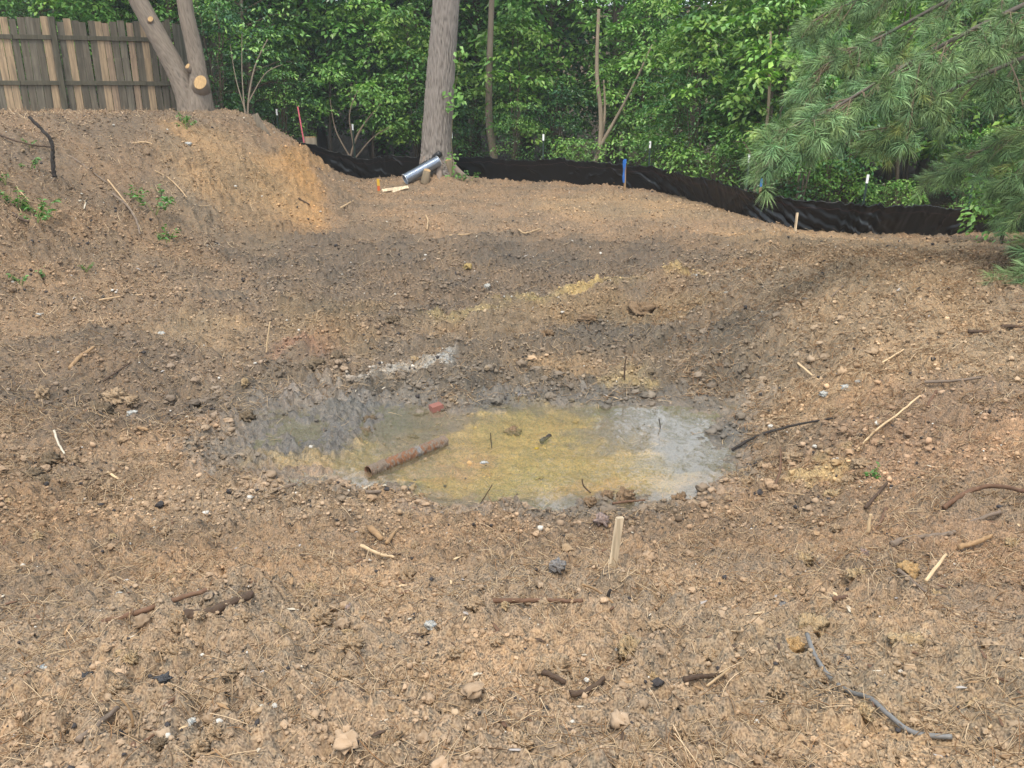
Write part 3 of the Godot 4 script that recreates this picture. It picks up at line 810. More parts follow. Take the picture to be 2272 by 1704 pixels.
func soil_material(rough: float, spec: float) -> StandardMaterial3D:
	var m := StandardMaterial3D.new()
	m.vertex_color_use_as_albedo = true
	m.roughness = rough
	m.metallic_specular = spec
	m.albedo_texture = tex_grain
	m.uv1_triplanar = true
	m.uv1_world_triplanar = true
	m.uv1_scale = Vector3(0.83, 0.83, 0.83)
	m.heightmap_enabled = true
	m.heightmap_texture = tex_relief
	m.heightmap_scale = 1.6
	return m

# ------------------------------------------------------------------ scattered soil, straw and litter
func multi(called: String, mesh: Mesh, m: Material, xf: Array, cols: PackedColorArray, label: String, category: String) -> void:
	var mm := MultiMesh.new()
	mm.transform_format = MultiMesh.TRANSFORM_3D
	mm.use_colors = true
	mm.mesh = mesh
	mm.instance_count = xf.size()
	for i in xf.size():
		mm.set_instance_transform(i, xf[i]); mm.set_instance_color(i, cols[i])
	var o := MultiMeshInstance3D.new()
	o.multimesh = mm
	o.material_override = m
	o.name = called
	add_child(o)
	tag(o, label, category, "", "stuff")

func fan(near: float, far: float, power: float) -> Vector2:   # a spot in view, spread evenly or thicker nearby
	var d := near + (far - near) * pow(rng.randf(), power)
	return Vector2(rng.randf_range(-1, 1) * (0.66 * d + 0.9), d)

func scatter() -> void:
	# crumbs of soil
	var kinds := ["soil_crumbs", "soil_grains", "small_clods"]
	var counts := [70000, 90000, 24000]
	for k in 3:
		var xf := []; var cols := PackedColorArray()
		for i in counts[k]:
			var p: Vector2
			var r: float
			if k == 0:
				p = fan(1.3, 6.0, 1.35); r = 0.0028 * pow(rng.randf(), -0.34)
			elif k == 1:
				p = fan(4.5, 12.0, 1.2) if i % 2 else fan(9.0, 23.0, 1.2)
				r = 0.006 * pow(rng.randf(), -0.3) * (1.0 + 0.05 * p.y)
			else:
				p = fan(1.3, 5.0, 1.2) if i % 4 == 0 else fan(5.0, 15.0, 1.3)
				r = (0.005 if i % 4 == 0 else 0.011) * pow(rng.randf(), -0.33)
				if i % 4 and n_clod.get_noise_2d(p.x * 0.25, p.y * 0.25) < 0.0: continue
			r = minf(r, [0.014, 0.03, 0.03][k])
			var dens := n_tone.get_noise_2d(p.x * 1.7 + 31.0, p.y * 1.7)
			if dens < -0.12 and rng.randf() < 0.75: continue
			if sample(g_wet, p.x, p.y) < 0.06 and rng.randf() < 0.97: continue
			var c := soil_at(p.x, p.y)
			var f := rng.randf_range(0.7, 1.12) if k != 1 else rng.randf_range(0.5, 1.5)
			var roll := rng.randf()
			var tint := Color(c.r * f, c.g * f, c.b * f)
			if roll < 0.008: tint = Color(0.5, 0.47, 0.42)
			elif roll < 0.05: tint = Color(0.05, 0.045, 0.045)
			elif roll < 0.1: tint = tint.lerp(C2, 0.3)
			cols.append(tint)
			var b := Basis.from_euler(Vector3(rng.randf() * TAU, rng.randf() * TAU, rng.randf() * TAU)).scaled(Vector3(r, r * rng.randf_range(0.6, 0.95), r))
			xf.append(Transform3D(b, ground3(p.x, p.y, r * 0.25)))
		multi(kinds[k], pebble(3 + k * 4) if k < 2 else lump(77, false, 7), soil_copy, xf, cols, ["fine tan and brown soil crumbs over the near ground", "loose brown soil grains over the middle ground", "small rounded clods of soil scattered over the lot"][k], "soil")
	var sxf := []; var scol := PackedColorArray()   # churned wet clods along the shore and behind it
	for i in 9000:
		var p := Vector2(rng.randf_range(-3.6, 3.2), rng.randf_range(4.2, 9.2))
		var s := sample(g_wet, p.x, p.y)
		if s < -0.05 or s > (0.3 if p.y < 6.5 else 1.6): continue
		if n_warp.get_noise_2d(p.x * 2.4 + 5.0, p.y * 2.4) < 0.02 + 0.12 * s: continue
		var r := minf(0.009 * pow(rng.randf(), -0.42), 0.04)
		var c := soil_at(p.x, p.y)
		var f := rng.randf_range(0.7, 1.25)
		scol.append(Color(c.r * f, c.g * f, c.b * f))
		sxf.append(Transform3D(Basis.from_euler(Vector3(rng.randf() * TAU, rng.randf() * TAU, 0)).scaled(Vector3(r * 1.2, r * 0.8, r)), ground3(p.x, p.y, r * 0.2)))
	multi("shore_clods", lump(78, false, 7), mat(Color.WHITE, 0.7, 0.4, true), sxf, scol, "wet dark clods churned up along the puddle's shore", "soil")
	# straw, pine needles, shredded roots
	var blades := [straw_mesh(0.12, 0.0), straw_mesh(0.35, 0.3), straw_mesh(-0.5, 0.6)]
	var names := ["straw_litter", "pine_straw", "root_shreds"]
	var n := [70000, 50000, 26000]
	for k in 3:
		var xf := []; var cols := PackedColorArray()
		for i in n[k]:
			var p := fan(1.3, 6.5, 1.2) if i % 3 == 0 else (fan(5.0, 21.0, 1.3) if i % 3 == 1 else fan(3.0, 12.0, 1.2))
			if k == 2 and i % 3 == 1: p = Vector2(rng.randf_range(-10.5, -4.0), rng.randf_range(8.0, 16.5))
			if k == 1 and rng.randf() < 0.6:
				p = Vector2(rng.randf_range(1.6, 7.0), rng.randf_range(2.6, 11.0))
			var dens := n_tone.get_noise_2d(p.x * 2.1 + 71.0, p.y * 2.1 + 13.0)
			if p.y < 5.0 and rng.randf() < 0.35: continue
			if dens < 0.04 and rng.randf() < (0.85 if p.y < 6.0 else 0.65): continue
			if sample(g_wet, p.x, p.y) < 0.12 and rng.randf() < 0.96: continue
			var len := rng.randf_range(0.035, 0.11) * (1.0 if k < 2 else 1.35)
			if p.y > 6.0: len *= 1.3
			if k == 2 and p.x < -4.0: len *= 1.8
			var wid := rng.randf_range(0.0016, 0.003) * (1.0 + 0.16 * p.y)
			var c := STRAW
			var roll := rng.randf()
			if k == 1: c = Color(0.3, 0.17, 0.085)
			if k == 2: c = Color(0.2, 0.13, 0.08)
			if roll < 0.3: c = Color(0.56, 0.42, 0.27)
			elif roll < 0.4: c = Color(0.24, 0.15, 0.08)
			var f := rng.randf_range(0.7, 1.2)
			cols.append(Color(c.r * f, c.g * f, c.b * f))
			var dx := ground(p.x + 0.03, p.y) - ground(p.x - 0.03, p.y)
			var b := Basis(Vector3.UP, rng.randf() * TAU) * Basis(Vector3.RIGHT, rng.randf_range(-0.25, 0.3) if rng.randf() < 0.85 else rng.randf_range(0.3, 0.9))
			b = Basis(Vector3(0, 0, 1), clampf(dx / 0.06, -0.6, 0.6)) * b
			b = b * Basis.from_scale(Vector3(wid, len, len))
			xf.append(Transform3D(b, ground3(p.x, p.y, 0.011)))
		multi(names[k], blades[k], litter_copy, xf, cols, ["pale dry straw strewn over the churned soil", "reddish pine straw strewn on the slope", "dark shredded roots and stems in the soil"][k], "litter")
	# wood chips and pale flecks
	var cxf := []; var cc := PackedColorArray()
	for i in 2600:
		var p := fan(1.4, 18.0, 1.5)
		if sample(g_wet, p.x, p.y) < 0.1: continue
		var s := rng.randf_range(0.006, 0.02) * (1.0 + 0.05 * p.y)
		var b := Basis(Vector3.UP, rng.randf() * TAU) * Basis(Vector3.RIGHT, rng.randf_range(-0.4, 0.4))
		cxf.append(Transform3D(b * Basis.from_scale(Vector3(s * 0.35, s * 0.18, s * rng.randf_range(0.7, 1.8))), ground3(p.x, p.y, 0.006)))
		cc.append([WOODPALE, WOODORANGE, BARKRED, WHITEWOOD, BARKRED, Color(0.35, 0.32, 0.3), BARK, BARK][rng.randi() % 8])
	multi("wood_chips", pebble(21), litter_copy, cxf, cc, "small wood chips and pale flecks scattered over the lot", "wood chips")

func straw_mesh(bend: float, twist: float) -> ArrayMesh:   # unit length along z, unit width across x: a thin three-sided stem
	var v := PackedVector3Array(); var idx := PackedInt32Array()
	for i in 5:
		var t := i / 4.0 - 0.5
		var mid := Vector3(0, bend * (0.25 - t * t), t)
		var off := twist * 30.0 * (t * t)
		var w := 1.0 - 0.5 * absf(t)
		for k in 3:
			var a := TAU * k / 3.0 + PI / 2
			v.append(mid + Vector3(cos(a) * 0.6 * w + off, sin(a) * 0.012 * w, 0))
	for i in 4:
		for k in 3:
			var a := i * 3 + k; var b := i * 3 + (k + 1) % 3
			idx.append_array([a, b, a + 3, b, b + 3, a + 3])
	return smooth_mesh(v, idx)

var soil_copy: StandardMaterial3D
var litter_copy: StandardMaterial3D

# ------------------------------------------------------------------ puddle
func build_puddle() -> void:
	var size := 1024
	var gx := PackedFloat32Array(); var gy := PackedFloat32Array()
	gx.resize(size * size); gy.resize(size * size)
	var wave := FastNoiseLite.new(); noise(wave, 5, 0.02, 3)
	var img := wave.get_seamless_image(size, size)
	img.convert(Image.FORMAT_L8)
	img.resize(size / 2, size / 2, Image.INTERPOLATE_CUBIC)
	var per := size / 2.6   # pixels a metre
	for i in 330:   # rings of falling rain drops
		var cx := rng.randf() * size; var cy := rng.randf() * size
		var rad := rng.randf_range(0.012, 0.065) * per
		var wl := rng.randf_range(0.007, 0.011) * per
		var amp := rng.randf_range(0.3, 0.75) * clampf(7.0 / rad, 0.3, 1.0)
		var box := int(rad + wl * 2)
		for yy in range(-box, box + 1):
			for xx in range(-box, box + 1):
				var r := sqrt(float(xx * xx + yy * yy))
				if r < 0.5 or r > rad + wl * 2: continue
				var g := amp * sin((r - rad) / wl * TAU * 0.8) * exp(-(r - rad) * (r - rad) / (wl * wl * 1.6))
				var k := ((int(cy) + yy + size) % size) * size + (int(cx) + xx + size) % size
				gx[k] += g * xx / r; gy[k] += g * yy / r
	var out := PackedByteArray(); out.resize(size * size * 3)
	var dx := PackedFloat32Array()
	var waves := [[3, 5, 0.006, 0.3], [-4, 7, 0.006, 1.9], [9, 4, 0.006, 4.0], [13, -11, 0.006, 2.2], [21, 17, 0.007, 5.1], [-27, 22, 0.006, 0.9], [37, 8, 0.006, 3.3]]
	var sx := []
	for w in waves:   # tables keep the sums quick
		var ta := PackedFloat32Array(); ta.resize(size)
		for i in size: ta[i] = cos(TAU * i / size + 0.0)
		sx.append(ta)
	for y in size:
		for x in size:
			var k := y * size + x
			var a := gx[k]; var b := gy[k]
			for q in 7:
				var w: Array = waves[q]
				var ph: int = (int(w[0]) * x + int(w[1]) * y + int(w[3] * 160.0)) & 1023
				var s: float = w[2] * sx[q][ph]
				a += s * signf(w[0]); b += s * signf(w[1])
			out[k * 3] = int(clampf(128 + a * 127, 0, 255)); out[k * 3 + 1] = int(clampf(128 - b * 127, 0, 255)); out[k * 3 + 2] = 255
	var m := StandardMaterial3D.new()
	m.albedo_color = Color(srgb(Color(0.34, 0.28, 0.15)), 0.16)
	m.transparency = BaseMaterial3D.TRANSPARENCY_ALPHA
	m.roughness = 0.03
	m.metallic_specular = 0.6
	m.normal_enabled = true
	m.normal_texture = ImageTexture.create_from_image(Image.create_from_data(size, size, false, Image.FORMAT_RGB8, out))
	m.normal_scale = 0.27
	var st := SurfaceTool.new()
	st.begin(Mesh.PRIMITIVE_TRIANGLES)
	var nx := 20; var nd := 10
	for j in nd + 1:
		for i in nx + 1:
			var p := Vector2(lerpf(-2.75, 2.3, i / float(nx)), lerpf(4.85, 7.4, j / float(nd)))
			st.set_uv(Vector2(p.x, p.y) / 2.6)
			st.set_normal(Vector3.UP)
			st.add_vertex(Vector3(p.x, 0, -p.y))
	for j in nd:
		for i in nx:
			var a := j * (nx + 1) + i
			for q in [a, a + nx + 1, a + 1, a + 1, a + nx + 1, a + nx + 2]: st.add_index(q)
	st.generate_tangents()
	var o := MeshInstance3D.new()
	o.mesh = st.commit()
	o.material_override = m
	o.name = "puddle_water"
	add_child(o)
	structure(o)

# ------------------------------------------------------------------ leaves, shrubs, trees
func leaf_material(rough: float, back: Color) -> StandardMaterial3D:
	var m := StandardMaterial3D.new()
	m.vertex_color_use_as_albedo = true
	m.roughness = rough
	m.metallic_specular = 0.5
	m.backlight_enabled = true
	m.backlight = back
	return m

class Leaves:
	var v := PackedVector3Array()
	var n := PackedVector3Array()
	var c := PackedColorArray()
	# one leaf: two faces folded along the midrib
	func leaf(base: Vector3, along: Vector3, up: Vector3, l: float, w: float, col: Color) -> void:
		var side := along.cross(up).normalized()
		var nrm := side.cross(along).normalized()
		var tip := base + along * l - nrm * l * 0.12
		var mid := base + along * l * 0.45
		var a := mid + side * w + nrm * w * 0.3
		var b := mid - side * w + nrm * w * 0.3
		var n1 := (nrm - side * 0.3).normalized(); var n2 := (nrm + side * 0.3).normalized()
		v.append(base); v.append(tip); v.append(a)
		v.append(base); v.append(b); v.append(tip)
		for i in 3: n.append(n1)
		for i in 3: n.append(n2)
		for i in 6: c.append(col)
	func mesh() -> ArrayMesh:
		var arr := []
		arr.resize(Mesh.ARRAY_MAX)
		arr[Mesh.ARRAY_VERTEX] = v; arr[Mesh.ARRAY_NORMAL] = n; arr[Mesh.ARRAY_COLOR] = c
		var m := ArrayMesh.new()
		m.add_surface_from_arrays(Mesh.PRIMITIVE_TRIANGLES, arr)
		return m

func rdir() -> Vector3:
	var z := rng.randf_range(-1, 1); var a := rng.randf() * TAU
	return Vector3(sqrt(1 - z * z) * cos(a), z, sqrt(1 - z * z) * sin(a))

# a tier of leaves round a twig end
func spray(L: Leaves, at: Vector3, out: Vector3, rad: float, count: int, len: float, col: Color, droop: float) -> void:
	var tilt := Basis(Vector3.UP.cross(out).normalized() if absf(out.y) < 0.95 else Vector3.RIGHT, rng.randf_range(0.1, 0.5))
	for i in count:
		var a := rng.randf() * TAU
		var r := rad * sqrt(rng.randf())
		var off := tilt * Vector3(cos(a) * r, rng.randfn(0.0, 0.1) * rad - 0.35 * r * r / rad, sin(a) * r)
		var p := at + off
		var along := (Vector3(cos(a), -droop + rng.randf_range(-0.4, 0.3), sin(a)) + rdir() * 0.55).normalized()
		var up := (Vector3.UP + rdir() * 0.6).normalized()
		var f := rng.randf_range(0.72, 1.25)
		var g := rng.randf_range(-0.12, 0.14)
		L.leaf(p, along, up, len * rng.randf_range(0.7, 1.25), len * rng.randf_range(0.24, 0.34), Color(col.r * f * (1 + g), col.g * f, col.b * f * (1 - g)))

# a broadleaf plant of unit layout: trunk and limbs, and leaf tiers at the limb ends. Returns [wood, foliage].
func plant_meshes(seed_: int, h: float, spread: float, low: float, tiers: int, per: int, leaf: float, tones: Array, trunk_r: float, stems := 1, lean := 0.0) -> Array:
	rng.seed = seed_
	var L := Leaves.new()
	var v := PackedVector3Array(); var idx := PackedInt32Array(); var c := PackedColorArray()
	var spines := []
	for s in stems:
		var a := rng.randf() * TAU
		var out := Vector3(cos(a), 0, sin(a)) * (0.0 if stems == 1 else rng.randf_range(0.15, 0.4) * spread)
		var path := []
		for i in 9:
			var t := i / 8.0
			path.append(Vector3(rng.randf_range(-0.03, 0.03) * h * t + lean * t * h, t * h * 0.93, rng.randf_range(-0.03, 0.03) * h * t) + out * t + Vector3(cos(a), 0, sin(a)) * (0.05 if stems > 1 else 0.0))
		path[0].y = -0.12
		spines.append(path)
		var rr := []
		for i in 9: rr.append(trunk_r * (1.25 if i == 0 else 1.0) * pow(1.0 - i / 8.6, 0.8) + 0.004)
		tube_into(v, idx, c, path, rr, 8, 0.12, BARKGREY if seed_ % 2 == 0 else Color(0.12, 0.09, 0.065), 0.4, false, 0.5)
	for k in tiers:
		var path: Array = spines[k % spines.size()]
		var t := lerpf(low, 1.0, pow((k + rng.randf()) / tiers, 0.9))
		var seg := clampf(t * 8.0, 0.0, 7.99)
		var root: Vector3 = (path[int(seg)] as Vector3).lerp(path[int(seg) + 1], seg - int(seg))
		var a := k * 2.4 + rng.randf_range(-0.5, 0.5)
		var shape := sin(clampf((t - low) / (1.0 - low) * 0.86 + 0.14, 0, 1) * PI) * 0.75 + 0.3
		var reach := spread * shape * rng.randf_range(0.35, 1.0)
		var out := Vector3(cos(a), rng.randf_range(0.05, 0.45), sin(a)).normalized()
		var end := root + out * reach
		var mid := root.lerp(end, 0.5) + Vector3(0, reach * 0.1, 0)
		var lr := clampf(trunk_r * 0.28 * (1.15 - t), 0.004, 0.06)
		tube_into(v, idx, c, [root, mid, end], [lr * 1.4, lr, lr * 0.4], 5, 0.0, Color(0.12, 0.09, 0.06), 0.2, false)
		var col: Color = tones[rng.randi() % tones.size()]
		var f := rng.randf_range(0.8, 1.2)
		col = Color(col.r * f, col.g * f, col.b * f)
		var n_s := 3
		var arch := rng.randf_range(0.75, 1.3)
		for q in n_s:
			var at := end if q == 0 else root.lerp(end, rng.randf_range(0.45, 0.95)) + rdir() * reach * 0.3
			spray(L, at, out, spread * rng.randf_range(0.16, 0.34) * arch, int(per * (0.5 if q > 0 else 1.0)), leaf * rng.randf_range(0.8, 1.2), col, 0.35)
	return [smooth_mesh(v, idx, c), L.mesh()]

const G_BRIGHT := Color(0.20, 0.36, 0.08)
const G_MID := Color(0.13, 0.265, 0.062)
const G_DEEP := Color(0.055, 0.14, 0.042)  # low leaf tone, also stands in for shade deep in the woods
const G_BLUE := Color(0.058, 0.14, 0.062)
const G_YELLOW := Color(0.19, 0.31, 0.06)

var plants := {}

func place_plant(kind: String, called: String, at: Vector2, scale_: float, turn: float, label: String, category: String, group: String) -> void:
	var p: Array = plants[kind]
	var o := thing(called, ground3(at.x, at.y, -0.02), label, category, group)
	o.rotation.y = turn
	o.scale = Vector3.ONE * scale_
	var tree := category == "tree"
	part("trunk" if tree else "stems", p[0], bark_copy, o)
	part("crown" if tree else "foliage", p[1], p[2], o)

var bark_copy: StandardMaterial3D

func fence_d(x: float) -> float:
	var f := FENCE
	if x <= f[0].x: return f[0].y
	for i in range(1, f.size()):
		if x <= f[i].x: return lerpf(f[i - 1].y, f[i].y, (x - f[i - 1].x) / (f[i].x - f[i - 1].x))
	return f[-1].y

const FENCE := [Vector2(-7.4, 22.7), Vector2(-4.5, 22.7), Vector2(-3.04, 22.6), Vector2(-1.0, 22.1), Vector2(1.15, 20.9), Vector2(3.1, 19.6), Vector2(3.9, 18.1), Vector2(4.36, 17.0), Vector2(4.85, 16.0), Vector2(5.95, 15.3), Vector2(8.07, 16.2), Vector2(9.4, 16.6)]

func build_woods() -> void:
	var green := leaf_material(0.42, Color(0.5, 0.7, 0.25))
	var gloss := leaf_material(0.33, Color(0.45, 0.65, 0.3))
	plants["maple"] = plant_meshes(101, 8.0, 2.4, 0.14, 62, 74, 0.16, [G_MID, G_BRIGHT, G_MID, G_BRIGHT], 0.12) + [green]
	plants["oak"] = plant_meshes(102, 9.0, 2.8, 0.2, 66, 76, 0.19, [G_DEEP, G_MID, G_BLUE], 0.17) + [gloss]
	plants["poplar"] = plant_meshes(103, 9.5, 2.1, 0.16, 60, 70, 0.2, [G_BRIGHT, G_YELLOW, G_MID], 0.13) + [green]
	plants["gum"] = plant_meshes(104, 8.5, 2.4, 0.12, 64, 84, 0.12, [G_MID, G_BLUE, G_DEEP], 0.12) + [gloss]
	plants["sapling"] = plant_meshes(105, 4.6, 1.5, 0.2, 30, 52, 0.14, [G_BRIGHT, G_MID, G_YELLOW], 0.035, 2) + [green]
	plants["thin"] = plant_meshes(106, 5.4, 1.4, 0.28, 26, 46, 0.17, [G_MID, G_BRIGHT], 0.04, 1, 0.06) + [gloss]
	plants["privet"] = plant_meshes(107, 2.6, 1.3, 0.12, 30, 46, 0.07, [G_MID, G_BRIGHT, G_DEEP], 0.016, 6) + [green]
	plants["bramble"] = plant_meshes(108, 1.3, 1.2, 0.05, 26, 34, 0.1, [G_BRIGHT, G_MID, G_YELLOW], 0.01, 7) + [green]
	plants["holly"] = plant_meshes(109, 3.0, 1.2, 0.1, 34, 48, 0.085, [G_DEEP, G_BLUE, G_MID], 0.025, 4) + [gloss]
	rng.seed = 900
	var rows := [   # offset behind the fence, spacing, kinds, scales
		[1.9, 1.9, ["bramble", "privet", "bramble", "holly"], 0.6, 0.95],
		[2.9, 1.35, ["privet", "sapling", "holly", "privet"], 0.85, 1.25],
		[4.3, 1.7, ["sapling", "thin", "holly", "sapling"], 0.9, 1.25],
		[6.4, 2.2, ["maple", "gum", "poplar", "maple"], 0.72, 1.0],
		[9.6, 2.7, ["oak", "gum", "oak", "maple"], 0.95, 1.25],  # from here back mostly deep leaf tones, painting in the shaded gaps
		[13.5, 3.3, ["gum", "oak"], 1.0, 1.35],
		[19.0, 3.8, ["oak", "gum"], 1.1, 1.45],
	]
	var labels := {
		"maple": ["broadleaf_tree", "spreading mid green tree", "tree", "spreading green trees in the woods"],
		"oak": ["broadleaf_tree", "broad dark green tree", "tree", "dark broad trees in the woods"],
		"poplar": ["broadleaf_tree", "narrow bright large leaved tree", "tree", "bright large leaved trees in the woods"],
		"gum": ["broadleaf_tree", "blue green small leaved tree", "tree", "blue green trees in the woods"],
		"sapling": ["sapling", "bright green twin stemmed sapling", "tree", "twin stemmed saplings behind the silt fence"],
		"thin": ["sapling", "slim leaning bare stemmed sapling", "tree", "slim leaning saplings behind the silt fence"],
		"privet": ["shrub", "loose fine leaved green shrub", "shrub", "fine leaved shrubs behind the silt fence"],
		"bramble": ["bramble_bush", "low bright green arching bush", "bush", "low bright bushes behind the silt fence"],
		"holly": ["shrub", "dark glossy small leaved shrub", "shrub", "dark glossy shrubs behind the silt fence"],
	}
	var where := ["close to the silt fence", "in the undergrowth", "among the saplings", "at the front of the woods", "in the middle of the woods", "deep in the woods", "farthest back in the woods"]
	var marks := [[-12.5, "the board fence's end"], [-8.5, "the board fence"], [-6.5, "the twin trunked tree"], [-4.9, "the pink stake"], [-3.2, "the yellow topped stake"], [-1.8, "the big trunk"], [-0.5, "the slim bare trunk"], [0.9, "the slim trunk's post"], [2.1, "the forked sapling"], [3.4, "the blue stake"], [5.0, "the bent sapling"], [6.8, "the wrinkled sheeting"], [9.0, "the gathered fence end"], [12.0, "the pine"], [16.0, "the pine's bank"]]
	for row in range(rows.size()):
		var r: Array = rows[row]
		var reach := 11.0 + float(r[0]) * 0.62
		var x := -reach - 2.0
		var k := 0
		while x < reach:
			x += float(r[1]) * rng.randf_range(0.75, 1.25)
			var kind: String = r[2][rng.randi() % r[2].size()]
			var d: float = fence_d(x) + float(r[0]) * rng.randf_range(0.85, 1.15) + (rng.randf_range(-0.3, 0.3) if row > 0 else 0.0)
			var s := rng.randf_range(r[3], r[4])
			var turn := rng.randf() * TAU
			k += 1
			# the board fence, the yard and the big trunk stay clear
			if x < -5.6 and d < 24.0: continue
			if absf(x + 0.58) < 0.5 and row < 3 and row > 0: continue
			if absf(x - 2.15) < 0.9 and (row == 1 or row == 2): continue
			if row < 3 and x > 3.2 and x < 5.4 and d < 19.4: continue
			if row < 1 and x < -3.4: continue
			if row < 2 and absf(x + 4.9) < 1.3: continue
			if row >= 3 and x > 3.5 and x < 11.0: s *= 0.74   # lower trees there: the puddle mirrors open sky above them
			elif row >= 3: s *= 1.35
			var l: Array = labels[kind]
			var best := 0
			for q in marks.size():
				if absf(float(marks[q][0]) - x * 21.0 / d) < absf(float(marks[best][0]) - x * 21.0 / d): best = q
			place_plant(kind, l[0], Vector2(x, d), s, turn, "%s %s behind %s" % [l[1], where[row], marks[best][1]], l[2], l[3])
	# behind the yard's board fence
	for p in [[-8.4, 22.6, "maple", 0.62], [-9.9, 22.0, "poplar", 0.55], [-11.4, 22.4, "maple", 0.66], [-12.9, 21.6, "gum", 0.7], [-10.6, 24.5, "oak", 0.9], [-7.2, 24.8, "gum", 0.8], [-7.0, 21.4, "holly", 0.9], [-6.3, 24.6, "privet", 1.0], [3.9, 20.6, "privet", 0.85], [4.6, 19.5, "bramble", 0.9], [5.5, 18.4, "privet", 0.7], [4.4, 21.4, "sapling", 0.9], [5.8, 19.8, "sapling", 0.85], [6.9, 18.6, "bramble", 0.9], [8.6, 13.6, "bramble", 1.25], [8.3, 14.4, "sapling", 0.45]]:
		var l: Array = labels[p[2]]
		var near_fence: bool = p[0] < 0 and p[3] < 0.75 and p[2] in ["maple", "poplar", "gum"]
		place_plant(p[2], l[0], Vector2(p[0], p[1]), p[3], rng.randf() * TAU, "bright leafy young tree rising behind the board fence" if near_fence else ("dark shrub at the edge of the mound beside the twin trunked tree" if p[2] == "holly" else (l[1] + (" under the pine at the gathered end of the black fence" if p[0] > 8.0 else " filling the gap behind the sagging black fence" if p[0] > 0 else " beyond the corner of the board fence"))), l[2], "young trees behind the board fence" if near_fence else ("shrubs beside the twin trunked tree" if l[2] == "shrub" else l[3]))

# a single, hand-shaped trunk with a crown of leaf tiers above
func big_tree(called: String, at: Vector3, trunks: Array, radii: Array, label: String, crown_at: Array, crown_col: Array, bark: Color, wob: float, segs: int) -> Node3D:
	var o := thing(called, at, label, "tree")
	for i in trunks.size():
		part("trunk", tube(trunks[i], radii[i], segs, wob, bark, 0.5, true, 1.0), bark_copy, o)
	var L := Leaves.new()
	var v := PackedVector3Array(); var idx := PackedInt32Array(); var c := PackedColorArray()
	for a in crown_at:   # [root, centre, radius, tiers]
		for k in a[3]:
			var end: Vector3 = a[1] + rdir() * a[2] * pow(rng.randf(), 0.4) * Vector3(1, 0.75, 1)
			tube_into(v, idx, c, [a[0], (a[0] as Vector3).lerp(end, 0.5) + Vector3(0, 0.3, 0), end], [0.05, 0.03, 0.01], 5, 0.0, bark, 0.2, false)
			for q in 3: spray(L, end + rdir() * 0.5, rdir(), 0.65, 45, 0.15, crown_col[rng.randi() % crown_col.size()], 0.4)
	part("limbs", smooth_mesh(v, idx, c), bark_copy, o)
	part("crown", L.mesh(), leaf_material(0.42, Color(0.5, 0.7, 0.25)), o)
	return o

func path_radii(pts: Array, radii: Array, per: int) -> Array:   # smooth path and matching radii
	var path := spline(pts, per)
	var rr := []
	for i in path.size():
		var t := float(i) / per
		var k := mini(int(t), radii.size() - 2)
		rr.append(lerpf(radii[k], radii[k + 1], minf(t - k, 1.0)))
	return [path, rr]

